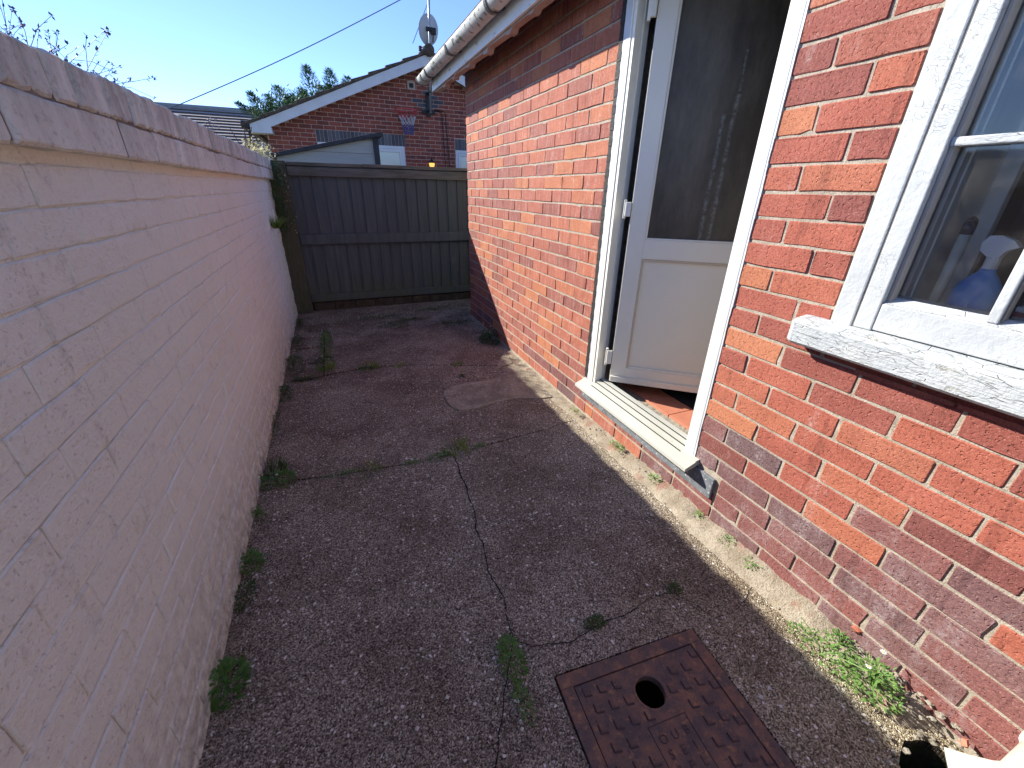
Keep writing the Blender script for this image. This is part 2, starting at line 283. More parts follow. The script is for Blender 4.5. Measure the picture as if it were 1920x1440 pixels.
# ------------------------------------------------------------------ helpers
def wl(o):
    v = Vector((0, 0, 0))
    while o is not None: v += o.location; o = o.parent
    return v
def link(o, parent=None, world=Vector((0, 0, 0))):
    col.objects.link(o); o.parent = parent; o.location = Vector(world) - (wl(parent) if parent else Vector((0, 0, 0))); return o
def tag(o, label=None, cat=None, group=None, kind=None):
    if label: o['label'] = label
    if cat: o['category'] = cat
    if group: o['group'] = group
    if kind: o['kind'] = kind
    return o
def thing(name, loc, label, cat, group=None):
    o = bpy.data.objects.new(name, None); o.empty_display_size = .1; link(o, None, loc); return tag(o, label, cat, group)
class MB:
    def __init__(s): s.v = []; s.f = []; s.mi = []
    def add(s, vs, fs, mi=0):
        b = len(s.v); s.v += [tuple(v) for v in vs]; s.f += [tuple(b + i for i in f) for f in fs]; s.mi += [mi] * len(fs)
    def box(s, x0, x1, y0, y1, z0, z1, mi=0):
        s.add([(x0, y0, z0), (x1, y0, z0), (x1, y1, z0), (x0, y1, z0), (x0, y0, z1), (x1, y0, z1), (x1, y1, z1), (x0, y1, z1)],
              [(0, 3, 2, 1), (4, 5, 6, 7), (0, 1, 5, 4), (1, 2, 6, 5), (2, 3, 7, 6), (3, 0, 4, 7)], mi)
    def tube(s, pts, r, n=8, cap=True, mi=0):
        pts = [Vector(p) for p in pts]; rs = r if isinstance(r, (list, tuple)) else [r] * len(pts); b = len(s.v); prev = None
        for i, p in enumerate(pts):
            d = (pts[min(i + 1, len(pts) - 1)] - pts[max(i - 1, 0)]).normalized()
            a = Vector((0, 0, 1)) if abs(d.z) < .9 else Vector((1, 0, 0))
            if prev is None: u = d.cross(a).normalized()
            else: u = (prev - d * prev.dot(d)).normalized()
            prev = u; v = d.cross(u)
            for k in range(n):
                t_ = 2 * math.pi * k / n; s.v.append(tuple(p + (u * math.cos(t_) + v * math.sin(t_)) * rs[i]))
        for i in range(len(pts) - 1):
            for k in range(n):
                s.f.append((b + i * n + k, b + i * n + (k + 1) % n, b + (i + 1) * n + (k + 1) % n, b + (i + 1) * n + k)); s.mi.append(mi)
        if cap:
            s.f.append(tuple(b + k for k in range(n))[::-1]); s.mi.append(mi)
            s.f.append(tuple(b + (len(pts) - 1) * n + k for k in range(n))); s.mi.append(mi)
    def build(s, name, mat, parent=None, smooth=False, bevel=0, seg=2, kind=None, fixn=False):
        me = bpy.data.meshes.new(name); me.from_pydata(s.v, [], s.f)
        mats = mat if isinstance(mat, (list, tuple)) else [mat]
        for m_ in mats: me.materials.append(M[m_] if isinstance(m_, str) else m_)
        if len(mats) > 1: me.polygons.foreach_set('material_index', s.mi)
        if bevel or fixn:
            bm = bmesh.new(); bm.from_mesh(me)
            if bevel: bmesh.ops.bevel(bm, geom=bm.edges[:] , offset=bevel, segments=seg, affect='EDGES', profile=.5)
            if fixn: bmesh.ops.recalc_face_normals(bm, faces=bm.faces)
            bm.to_mesh(me); bm.free()
        me.polygons.foreach_set('use_smooth', [smooth] * len(me.polygons)); me.update()
        o = bpy.data.objects.new(name, me); link(o, parent)
        if kind: o['kind'] = kind
        return o
def box(name, x0, x1, y0, y1, z0, z1, mat, parent=None, bevel=0, kind=None):
    m = MB(); m.box(min(x0, x1), max(x0, x1), min(y0, y1), max(y0, y1), min(z0, z1), max(z0, z1)); return m.build(name, mat, parent, bevel=bevel, kind=kind)
def poly_slab(name, outer, holes, z1, z0, mat, parent=None, kind=None):
    bm = bmesh.new(); loops = []
    for lp in [outer] + holes:
        vs = [bm.verts.new((x, y, z1)) for x, y in lp]; es = [bm.edges.new((vs[i], vs[(i + 1) % len(vs)])) for i in range(len(vs))]; loops.append((vs, es))
    r = bmesh.ops.triangle_fill(bm, edges=[e for _, es in loops for e in es], use_beauty=True)
    for f in [g for g in r['geom'] if isinstance(g, bmesh.types.BMFace)]:
        if f.normal.z < 0: f.normal_flip()
    for i, (vs, es) in enumerate(loops):
        lo = [bm.verts.new((v.co.x, v.co.y, z0)) for v in vs]
        ar = sum(vs[k].co.x * vs[(k + 1) % len(vs)].co.y - vs[(k + 1) % len(vs)].co.x * vs[k].co.y for k in range(len(vs)))
        for k in range(len(vs)):
            k2 = (k + 1) % len(vs); q = (vs[k], lo[k], lo[k2], vs[k2]) if (ar > 0) == (i == 0) else (vs[k], vs[k2], lo[k2], lo[k])
            bm.faces.new(q)
    me = bpy.data.meshes.new(name); bm.to_mesh(me); bm.free(); me.materials.append(M[mat])
    o = bpy.data.objects.new(name, me); link(o, parent)
    if kind: o['kind'] = kind
    return o
def wobble(pts, step=.02, amp=.004, seed=0, closed=False):
    out = []; n = len(pts); rng = range(n if closed else n - 1)
    for i in rng:
        a, b = pts[i], pts[(i + 1) % n]; L = math.hypot(b[0] - a[0], b[1] - a[1]); k = max(1, int(L / step))
        for j in range(k):
            t_ = j / k; x = a[0] + (b[0] - a[0]) * t_; y = a[1] + (b[1] - a[1]) * t_
            q = Vector((x * 9, y * 9, seed * 3.3)); q2 = Vector((x * 40, y * 40, seed))
            out.append((x + amp * (mn.noise(q) * 1.6 + mn.noise(q2)), y + amp * (mn.noise(q + Vector((7, 3, 1))) * 1.6 + mn.noise(q2 + Vector((3, 9, 4))))))
    if not closed: out.append(pts[-1])
    return out

# bricks: frame (u along, v up, w outward) -> xyz
FR = {'right': ((0, 1, 0), (0, 0, 1), (-1, 0, 0)), 'left': ((0, 1, 0), (0, 0, 1), (1, 0, 0)), 'gable': ((1, 0, 0), (0, 0, 1), (0, -1, 0)), 'up': ((1, 0, 0), (0, 1, 0), (0, 0, 1))}
def brick_geo(L, H, D, bev, jit, rs, frame, chip=0):
    u, v, w_ = [np.array(a, float) for a in FR[frame]]; r = min(.0035, H * .14)
    base = [(-L/2 + r, -H/2), (-L/6, -H/2), (L/6, -H/2), (L/2 - r, -H/2), (L/2, -H/2 + r), (L/2, H/2 - r), (L/2 - r, H/2), (L/6, H/2), (-L/6, H/2), (-L/2 + r, H/2), (-L/2, H/2 - r), (-L/2, -H/2 + r)]
    V = []; J = [(rs.uniform(-jit, jit), rs.uniform(-jit, jit)) for _ in base]
    if chip: 
        k = rs.randrange(len(base)); J[k] = (-base[k][0] * .05, -base[k][1] * .22)
    for d, sh in ((-D, 0), (-bev, 0), (0, bev * .9)):
        for (a, b), (ja, jb) in zip(base, J):
            aa = a + ja; bb = b + jb; sa = aa - math.copysign(min(sh, abs(aa)), aa); sb = bb - math.copysign(min(sh, abs(bb)), bb)
            V.append(u * sa + v * sb + w_ * (d + (rs.uniform(-.0008, .0008) if d == 0 else 0)))
    n = len(base); F = []
    for k in (0, 1):
        for i in range(n): F.append((k * n + i, k * n + (i + 1) % n, (k + 1) * n + (i + 1) % n, (k + 1) * n + i))
    F.append(tuple(2 * n + i for i in range(n)))
    if np.dot(np.cross(u, v), w_) < 0: F = [f[::-1] for f in F]
    return V, F
class BrickKit:
    def __init__(s, frame, H, D, bev, jit, mats):
        s.fr = frame; s.H = H; s.D = D; s.bev = bev; s.jit = jit; s.cache = {}; s.rs = random.Random(3)
    def geo(s, L, H, var):
        k = (round(L, 2), round(H, 3), var)
        if k not in s.cache: s.cache[k] = [brick_geo(k[0], H, s.D, s.bev, s.jit, s.rs, s.fr, var % 3 == 2), {}]
        return k
    def mesh(s, k, mat):
        g = s.cache[k]
        if mat not in g[1]:
            me = bpy.data.meshes.new('brick'); me.from_pydata([tuple(v) for v in g[0][0]], [], g[0][1]); me.materials.append(M[mat]); g[1][mat] = me
        return g[1][mat]
def place_bricks(kit, items, parent, stuff_parent, limit=300, rotz=0, name='brick', look=None):
    """items: (center xyz, L, H, mat, name or None). The largest in the picture become parts, the rest one mesh."""
    cp = Vector((0, 0, CH)); fw = Vector(CB) * -1
    def size(it):
        d = (Vector(it[0]) - cp); dep = d.dot(fw)
        if dep < .1: return 0
        x = d.dot(Vector(CR)) / dep; y = d.dot(Vector(CU)) / dep
        ins = 1 if abs(x) < 1.28 and abs(y) < .98 else .0001
        return it[1] * it[2] / dep ** 3 * ins * abs(d.dot(look)) / d.length if look else it[1] * it[2] / dep ** 2 * ins
    items = sorted(items, key=size, reverse=True); rs = random.Random(11); pw = wl(parent)
    for it in items[:limit]:
        k = kit.geo(it[1], it[2], rs.randrange(5)); o = bpy.data.objects.new(name, kit.mesh(k, it[3])); col.objects.link(o); o.parent = parent
        o.location = Vector(it[0]) - pw; s_ = it[1] / k[0]
        if rotz: o.rotation_euler.z = rotz
        o.scale = (1, s_, 1) if kit.fr in ('right', 'left') else (s_, 1, 1)
    rest = {}
    for it in items[limit:]: rest.setdefault(it[3], []).append(it)
    mb = MB(); mats = list(rest)
    for mi, m_ in enumerate(mats):
        for it in rest[m_]:
            k = kit.geo(it[1], it[2], rs.randrange(5)); V, F = kit.cache[k][0]; c_ = np.array(it[0]); mb.add([v + c_ for v in V], F, mi)
    if mats: mb.build(name, mats, stuff_parent or parent, kind='stuff')
CZ = lambda k: 1.3007 + (6 - k) * .075        # mortar line heights of the house

# ------------------------------------------------------------------ ground
MH0 = Vector((.414, .602)); mu = Vector((.484, -.037)).normalized(); mv = Vector((mu.y, -mu.x)); MHW, MHL = .486, .62
mhp = lambda a, b: (MH0.x + mu.x * a + mv.x * b, MH0.y + mu.y * a + mv.y * b)
mh_rect = [mhp(-.006, -.006), mhp(-.006, MHL), mhp(MHW + .006, MHL), mhp(MHW + .006, -.006)]
drain = wobble([(1.085, -.13), (1.09, .05), (1.125, .10), (1.19, .12), (1.25, .10), (1.280, .03), (1.275, -.13)], .02, .006, 3, True)
ground = poly_slab('ground', [(-90, -60), (90, -60), (90, 120), (-90, 120)], [mh_rect, drain], -.03, -.6, 'gardenground', None, 'structure')
yard = poly_slab('yard_soil_bed', [(-.75, -3), (1.5, -3), (1.5, 5.6), (-.75, 5.6)], [mh_rect, drain], -.014, -.028, 'soil', None, 'structure')
def xl(y): return -.498 + .0045 * y
j1 = [(xl(1.88) - .05, 1.89), (-.2, 1.845), (-.03, 1.822), (.2, 1.80), (.43, 1.803), (.58, 1.812), (.82, 1.835), (1.0, 1.85), (1.33, 1.90)]
j2 = [(xl(3.1) - .05, 3.10), (-.3, 3.09), (-.15, 3.14), (.15, 3.19), (.5, 3.10), (.8, 2.98), (1.1, 2.86), (1.33, 2.80)]
j3 = [(-.2, 4.33), (.2, 4.36), (.7, 4.38), (1.33, 4.36)]
def off(l, d): return [(x, y + d) for x, y in l]
L0, R0 = xl(0) - .06, 1.36
slabA = wobble(off(j1, -.004) + [(R0, -3), (L0, -3)], .03, .003, 1, True)
box_h = []
poly_slab('concrete_slab', slabA, [wobble(mh_rect, .05, .002, 9, True), drain], 0, -.03, 'concrete', yard)
poly_slab('concrete_slab', wobble(off(j1, .004)[::-1] + off(j2, -.005), .03, .003, 2, True), [], .001, -.03, 'concrete', yard)
poly_slab('concrete_slab', wobble([(-.204, 3.15)] + off(j2[3:], .006) + j3[::-1][:3] + [(-.204, 4.32)], .03, .004, 3, True), [], .003, -.03, 'concrete', yard)
poly_slab('concrete_slab', wobble([(L0, 4.34)] + off(j3, .012) + [(2.9, 4.37), (2.9, 5.3), (L0, 5.3)], .03, .004, 4, True), [], .001, -.03, 'concrete', yard)
for a, b in ((3.12, 3.42), (3.44, 3.80), (3.83, 4.10), (4.125, 4.32)):
    poly_slab('paving_block', wobble([(L0, a), (-.215, a + .01), (-.215, b), (L0, b)], .03, .003, a, True), [], random.uniform(-.004, .006), -.03, 'concrete', yard)
pt = wobble([(.548, 2.515), (.545, 2.40), (.56, 2.30), (.60, 2.245), (.70, 2.235), (.85, 2.27), (1.0, 2.275), (1.15, 2.22), (1.24, 2.20), (1.30, 2.7), (1.22, 2.84), (1.10, 2.80), (1.08, 2.70), (.95, 2.62), (.75, 2.63), (.62, 2.60)], .02, .006, 5, True)
poly_slab('cement_patch', pt, [], .0075, -.02, 'patch', yard)
poly_slab('cement_patch', wobble([(1.06, 2.80), (1.22, 2.88), (1.3, 3.2), (1.2, 3.05), (1.08, 2.86)], .02, .004, 6, True), [], .0055, -.02, 'patch', yard)
def crack(pts, w0, w1=None, seed=0):
    p = wobble(pts, .012, .007, seed); mb = MB(); n = len(p); w1 = w1 or w0; V = []
    for i, (x, y) in enumerate(p):
        a, b = p[max(0, i - 1)], p[min(n - 1, i + 1)]; dx, dy = b[0] - a[0], b[1] - a[1]; L = math.hypot(dx, dy) or 1
        wd = (w0 + (w1 - w0) * i / n) * (.5 + abs(mn.noise(Vector((x * 30, y * 30, seed))))) * .5
        V += [(x - dy / L * wd, y + dx / L * wd, .0018), (x + dy / L * wd, y - dx / L * wd, .0018)]
    mb.add(V, [(2 * i, 2 * i + 1, 2 * i + 3, 2 * i + 2) for i in range(n - 1)]); o = mb.build('crack', 'crack', yard); return o
crack([(.43, 1.79), (.417, 1.573), (.407, 1.394), (.375, 1.218), (.362, 1.05), (.361, .905), (.35, .805), (.341, .751)], .007, .005, 1)
crack([(.341, .751), (.39, .704), (.527, .676), (.615, .688), (.772, .697), (.842, .713), (.915, .702), (.945, .694), (.976, .637)], .004, .0035, 2)
crack([(.341, .751), (.263, .633), (.185, .471), (.15, .3), (.12, 0)], .004, .004, 3)
crack([(.976, .637), (.999, .564), (1.07, .55), (1.134, .574), (1.22, .60), (1.318, .581)], .0025, .0025, 4)
crack([(.46, 2.5), (.30, 2.42), (.05, 2.40), (-.2, 2.47)], .003, .003, 5)
crack([(.53, 2.22), (.50, 2.05), (.46, 1.83)], .003, .003, 6)
# joint dirt strip and kerb of pale cement along the house wall
mb = MB(); ny = 260; prof = [(0, .0), (.18, .35), (.42, .62), (.7, .85), (1., 1.)]
for i in range(ny + 1):
    y = -1.2 + i * (4.35 + 1.2) / ny; wx = .10 + .02 * mn.noise(Vector((0, y * 3, 1))) + .012 * mn.noise(Vector((0, y * 14, 4)))
    wx *= 1 - .72 * max(0., min(1., (.16 - abs(y + .015)) / .04))
    if y > 2.9: wx *= max(.35, 1 - (y - 2.9))
    hh = .012 + .042 * max(0, min(1, (2.2 - y) / 1.2)) + .014 * mn.noise(Vector((3, y * 5, 2))) + .01 * mn.noise(Vector((3, y * 25, 2)))
    dz = max(0., min(1., (abs(y + .02) - .10) / .08))      # dips at the drain
    for j, (a, b) in enumerate(prof):
        x = 1.318 - wx * (1 - a); mb.v.append((x, y, -.003 + b * hh * dz * (1 + .4 * mn.noise(Vector((x * 60, y * 40, 0))))))
n = len(prof)
for i in range(ny):
    for j in range(n - 1): mb.f.append((i * n + j, i * n + j + 1, (i + 1) * n + j + 1, (i + 1) * n + j)); mb.mi.append(0)
haunch = mb.build('cement_kerb', 'cement', None, smooth=True, kind='structure', fixn=True)
for f in haunch.data.polygons[:1]:
    if f.normal.z < 0: haunch.data.flip_normals()
mb = MB()
for i in range(2600):
    x = random.uniform(-.45, 1.25); y = random.uniform(.15, 5) ** 1; s_ = random.choice([.0014, .0018, .0022, .0025, .003, .004, .006]) * random.uniform(.7, 1.2)
    if .40 < x < .92 and y < .62: continue
    q = [(x + s_ * random.uniform(.7, 1.3) * math.cos(a), y + s_ * random.uniform(.7, 1.3) * math.sin(a), .003) for a in (0, 1.57, 3.14, 4.71)]
    mb.add([(a[0], a[1], .0) for a in q] + [(x, y, .0015 + s_ * .8)], [(0, 1, 4), (1, 2, 4), (2, 3, 4), (3, 0, 4)])
tag(mb.build('pebbles', 'pebble', None, kind='stuff'), 'tiny pale grit and pebbles scattered over the concrete', 'grit')

# ------------------------------------------------------------------ left painted wall
gw = thing('garden_wall', (-.6, 2, 0), 'pinkish white painted brick garden wall along the left side', 'wall')
rz = -.0045
mb = MB(); mb.add([(xl(-3) - .0058, -3, -.1), (xl(5.02) - .0058, 5.02, -.1), (xl(5.02) - .0058, 5.02, 1.41), (xl(-3) - .0058, -3, 1.41), (xl(-3) - .22, -3, -.1), (xl(5.02) - .22, 5.02, -.1), (xl(5.02) - .22, 5.02, 1.41), (xl(-3) - .22, -3, 1.41)],
    [(0, 1, 2, 3), (5, 4, 7, 6), (1, 5, 6, 2), (4, 0, 3, 7), (3, 2, 6, 7)]); core = mb.build('wall_core', 'paint', gw, fixn=True)
items = []; zs = [1.096 + .075 * k for k in range(-15, 4)]; zs = [z_ for z_ in zs if z_ > -.06]
for r_, z_ in enumerate(zs[:-1]):
    y = -1.6 + (.1175 if r_ % 2 else 0) + random.uniform(-.02, .02)
    while y < 4.93:
        L = .235 if y + .235 < 5.02 else 5.02 - y
        yc = y + L / 2; items.append(((xl(yc) + random.uniform(-.0012, .0015), yc, z_ + .0375), L - .001, .071, 'paint', None)); y += .235
y = -1.6
kl = BrickKit('left', .071, .02, .0034, .0022, None)
place_bricks(kl, items, gw, gw, 220, rz)
cop = []
y = -1.5
while y < 4.98:
    L = .235 * random.uniform(.93, 1.07); cop.append(((xl(y) + .034 + random.uniform(-.003, .003), y + L / 2, 1.390 + random.uniform(-.002, .002)), L - .005, .086, 'coping', None)); y += L
kc = BrickKit('left', .086, .23, .006, .002, None); place_bricks(kc, cop, gw, gw, 60, rz, 'coping_stretcher')
cop = []; y = -1.5
while y < 4.98:
    L = .084 * random.uniform(.78, 1.22); hh = .088 + random.uniform(-.006, .006)
    cop.append(((xl(y) + .036 + random.uniform(-.005, .005), y + L / 2, 1.4365 + hh / 2), L - random.uniform(.005, .010), round(hh, 3), 'coping', None)); y += L
kc2 = BrickKit('left', .088, .245, .007, .0025, None); place_bricks(kc2, cop, gw, gw, 90, rz, 'coping_header')
mb = MB(); mb.add([(xl(-3) + .028, -3, 1.352), (xl(5) + .028, 5.0, 1.352), (xl(5) + .028, 5.0, 1.512), (xl(-3) + .028, -3, 1.512), (xl(-3) - .21, -3, 1.352), (xl(5) - .21, 5., 1.352), (xl(5) - .21, 5., 1.512), (xl(-3) - .21, -3, 1.512)],
    [(0, 1, 2, 3), (5, 4, 7, 6), (1, 5, 6, 2), (4, 0, 3, 7), (3, 2, 6, 7), (0, 4, 5, 1)]); mb.build('coping_mortar', 'mortar_dark', gw, fixn=True)

# ------------------------------------------------------------------ the house
XB = 1.308; YC = 4.295; DY0, DY1 = 1.048, 1.905; WY1 = .708; WY0 = -.35
hs = thing('brick_house', (2.5, 1.5, 0), 'red brick house with open white door and peeling window on the right', 'house')
mb = MB(); a, b_ = XB + .0035, XB + .235
for y0, y1, z0, z1 in ((DY1, YC - .012, -.1, 2.3), (DY0, DY1, -.1, .205), (DY0, DY1, 2.25, 2.3), (WY1, DY0, -.1, 2.3), (WY0, WY1, -.1, .93), (WY0, WY1, 2.15, 2.3), (-3, WY0, -.1, 2.3)): mb.box(a, b_, y0, y1, z0, z1)
mb.box(b_, 6, YC - .235, YC - .012, -.1, 2.3); mb.box(b_, 6, -3, -2.8, -.1, 2.3); mb.box(5.8, 6, -2.8, YC - .235, -.1, 2.3)
core = mb.build('wall', 'mortar', hs)
wing, near = [], []
rs = random.Random(5)
for k in range(-7, 23):
    zc = CZ(k) - .0375; 
    # wing: from the corner towards the door
    p = .239; y = DY1 - .006; first = p if k % 2 else p / 2
    L = first
    while y < YC - .01:
        L = min(L, YC - y); 
        if L > .02: wing.append(((XB + rs.uniform(-.0015, .0015), y + L / 2, zc), L - .005, .0655, 'brick_plum' if k >= 21 and rs.random() < .25 else ('brick_pale' if rs.random() < .93 else 'brick_orange'), None))
        y += L; L = p
    if k >= -6:
        p = .228; y = DY0 - .004 if k < 19 else (.9 if k >= 20 else DY0 - .004); L = p * .52 if k % 2 else p
        ymin = WY1 if k < 11 else -1.6
        while y > ymin + .015:
            L = min(L, y - ymin); m_ = 'brick_plum' if k >= 19 or (k >= 17 and rs.random() < .3) else ('brick_orange' if k in (3, 9, 12, 16) and y > DY0 - .12 else 'brick')
            near.append(((XB + rs.uniform(-.002, .002), y - L / 2, zc), L - .0085, .0665, m_, None)); y -= L; L = p
    if k < 11:
        y = WY0
        while y > -1.6: near.append(((XB, y - .114, zc), .2185, .0645, 'brick', None)); y -= .228
for k in range(21, 23):   # under the slate strip below the door
    y = .9 if k > 20 else 1.05
    while y < 1.93: wing.append(((XB + rs.uniform(-.002, .001), y + .114, CZ(k) - .0375 - (.005 if k == 21 else 0)), .219, .062 if k > 21 else .055, 'brick_plum' if y < 1.3 else 'brick_pale', None)); y += .228
kr = BrickKit('right', .065, .014, .0022, .0016, None)
place_bricks(kr, near + wing, core, core, 300, 0, 'brick', look=Vector((1, 0, 0)))

# roof, gutter, fascia
EY = 4.61
sl = math.tan(R(30)); mb = MB()
ZE = 2.262
for i in range(12):
    x0 = 1.0 + i * .27; x1 = x0 + .30; z0 = ZE + (x0 - 1.0) * sl + .02; z1 = ZE + (x1 - 1.0) * sl + .005
    mb.add([(x0, -3, z0), (x1, -3, z1), (x1, EY + .03, z1), (x0, EY + .03, z0), (x0, -3, z0 - .02), (x1, -3, z1 - .02), (x1, EY + .03, z1 - .02), (x0, EY + .03, z0 - .02)], [(0, 1, 2, 3), (7, 6, 5, 4), (0, 3, 7, 4), (3, 2, 6, 7), (1, 0, 4, 5), (2, 1, 5, 6)])
roof = mb.build('roof', 'rooftile', hs)
mb = MB(); 
mb.add([(1.09, -3, 2.27), (4.3, -3, 2.27 + 3.2 * sl), (4.3, EY - .02, 2.27 + 3.2 * sl), (1.09, EY - .02, 2.27)], [(3, 2, 1, 0)])
for i in range(13):
    y = EY - .2 - i * .42; mb.add([(1.10, y, 2.16), (1.10, y - .045, 2.16), (1.10, y, 2.26), (1.10, y - .045, 2.26), (1.9, y, 2.16 + .8 * sl), (1.9, y - .045, 2.16 + .8 * sl), (1.9, y, 2.26 + .8 * sl), (1.9, y - .045, 2.26 + .8 * sl)], [(0, 1, 3, 2), (0, 4, 5, 1), (0, 2, 6, 4), (1, 5, 7, 3)])
mb.build('rafters', 'rafter', roof)
box('fascia_board', 1.080, 1.098, -3, EY, 2.118, 2.262, 'fascia', hs, .002)
mb = MB(); y = EY - .03; i = 0
while y > 0:
    L = .37 + rs.uniform(-.09, .09); d = .018 + rs.uniform(0, .012)
    mb.add([(1.1, y, 2.118), (1.1, y, 2.112), (1.1, y - L * .75, 2.118 - d * .6), (1.1, y - L * .8, 2.118 - d), (1.1, y - L * .93, 2.118 - d * 1.05), (1.1, y - L, 2.114), (1.1, y - L, 2.13)], [tuple(range(7))])
    mb.add([(1.1, y, 2.112), (1.1, y - L * .75, 2.118 - d * .6), (1.1, y - L * .8, 2.118 - d), (1.1, y - L * .93, 2.118 - d * 1.05), (1.1, y - L, 2.114), (1.145, y, 2.112), (1.145, y - L * .75, 2.118 - d * .6), (1.145, y - L * .8, 2.118 - d), (1.145, y - L * .93, 2.118 - d * 1.05), (1.145, y - L, 2.114)], [(0, 1, 6, 5), (1, 2, 7, 6), (2, 3, 8, 7), (3, 4, 9, 8)])
    y -= L
mb.build('soffit_edge', 'soffit', hs)
GX, GZ, GR = 1.018, 2.235, .056
def gut(mb, y0, y1, r):
    V = []; n = 14
    for y in (y0, y1):
        for i in range(n + 1): a = math.pi + math.pi * i / n; V.append((GX + r * math.cos(a), y, GZ + r * math.sin(a)))
        for i in range(n, -1, -1): a = math.pi + math.pi * i / n; V.append((GX + (r - .003) * math.cos(a), y, GZ + (r - .003) * math.sin(a)))
    m = 2 * (n + 1); mb.add(V, [(i, (i + 1) % m, m + (i + 1) % m, m + i) for i in range(m)] )
gt = thing('gutter', (GX, 1, GZ - .06), 'grey half round gutter running along the eaves of the house', 'gutter')
mb = MB(); gut(mb, -3, 4.72, GR); mb.build('trough', 'gutter', gt, smooth=True, fixn=True)
mb = MB(); V = [(GX, 4.72, GZ)] + [(GX + (GR + .003) * math.cos(math.pi + math.pi * i / 14), 4.722, GZ + (GR + .003) * math.sin(math.pi + math.pi * i / 14)) for i in range(15)]
gut(mb, 4.70, 4.726, GR + .004); mb.add(V, [(0, i, i + 1) for i in range(1, 15)]); mb.build('end_cap', 'gutterdark', gt, fixn=True)
for y in (4.35, 3.62, 4.55, 2.75, 1.9, 1.0, 0):
    mb = MB(); gut(mb, y - .018, y + .018, GR + .006); mb.build('gutter_bracket', 'gutterdark' if y != 4.55 else 'gutter', gt, fixn=True)
    mb = MB(); mb.box(1.055, 1.0795, y - .015, y + .015, 2.20, 2.25); mb.build('clip', 'gutterdark', gt)

# interior
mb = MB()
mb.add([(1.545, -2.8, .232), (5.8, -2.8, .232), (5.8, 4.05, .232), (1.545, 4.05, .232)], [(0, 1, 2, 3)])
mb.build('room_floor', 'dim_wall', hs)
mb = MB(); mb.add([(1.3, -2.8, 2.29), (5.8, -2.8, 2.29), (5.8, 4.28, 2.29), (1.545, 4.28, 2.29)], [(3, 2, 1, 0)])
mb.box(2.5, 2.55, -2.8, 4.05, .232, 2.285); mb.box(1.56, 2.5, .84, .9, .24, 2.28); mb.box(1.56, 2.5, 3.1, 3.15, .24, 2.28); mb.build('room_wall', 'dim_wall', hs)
box('threshold_mortar', 1.36, 1.50, DY0 + .005, DY1 - .005, .16, .226, 'rubble', hs)
y = DY0 + .01 - .05
for i in range(5):
    box('floor_tile', 1.497 + .002 * (i % 2), 1.665, y, y + .196, .20, .238, 'tile_floor', hs, .002); y += .20
box('doormat', 1.668, 2.25, 1.06, 1.86, .2335, .247, 'mat', hs)

# door frame
fr = box('door_frame', XB - .005, XB + .065, DY0 - .003, DY0 + .050, .262, 2.23, 'upvclight', hs, .003)
mb = MB(); mb.box(XB - .004, XB + .002, DY1 - .045, DY1 - .004, .272, 2.23); mb.build('frame_trim', 'upvclight', fr)
mb = MB(); mb.box(XB - .003, XB + .03, DY1 - .054, DY1 - .045, .272, 2.23); mb.box(XB + .004, XB + .04, DY1 - .066, DY1 - .055, .272, 2.23); mb.box(XB + .002, XB + .07, DY1 - .075, DY1 - .006, .272, 2.23); mb.box(XB + .041, XB + .045, DY1 - .079, DY1 - .06, .27, 2.23); mb.build('frame_side', 'upvcdoor', fr)
mb = MB(); mb.box(XB - .004, XB + .065, DY0, DY1 - .01, 2.18, 2.24); mb.build('frame_head', 'upvclight', fr)
mb = MB(); yv = DY1
for i in range(60):
    z_ = .27 + i * .033; wv = .030 + .008 * mn.noise(Vector((0, 0, z_ * 7))); mb.box(XB - .004 - .002 * (i % 2), XB + .01, DY1 - .004, DY1 - .004 + wv, z_, z_ + .033)
mb.build('mastic', 'mastic', fr)
mb = MB()
for i in range(60):
    z_ = .262 + i * .033; wv = .006 + .004 * mn.noise(Vector((5, 0, z_ * 9))); mb.box(XB - .0035, XB + .01, DY0 - .003 - wv, DY0 - .002, z_, z_ + .033)
mb.build('sealant', 'upvclight', fr)
# sill
sp = [(1.372, .262), (1.372, .292), (1.345, .292), (1.343, .284), (1.318, .280), (1.316, .270), (1.288, .262), (1.286, .256), (1.238, .236), (1.236, .222), (1.246, .220), (1.30, .236)]
mb = MB(); V = []
for y in (DY0 - .035, DY1 + .02):
    for x, z_ in sp: V.append((x, y, z_))
m = len(sp); mb.add(V, [(i, (i + 1) % m, m + (i + 1) % m, m + i) for i in range(m)] + [tuple(range(m)), tuple(range(m, 2 * m))[::-1]]); mb.build('door_sill', 'sill', fr, fixn=True)
mb = MB()
for x_, z_ in ((1.2872, .2595), (1.3170, .2755), (1.3440, .2885)): mb.box(x_ - .0012, x_ + .0006, DY0 + .052, DY1 - .08, z_ - .004, z_ + .0015)
mb.build('groove', 'mastic', fr)
mb = MB(); mb.box(1.296, 1.31, .915, DY1 + .03, .135, .232); mb.build('slate_strip', 'slate', fr, bevel=.003)
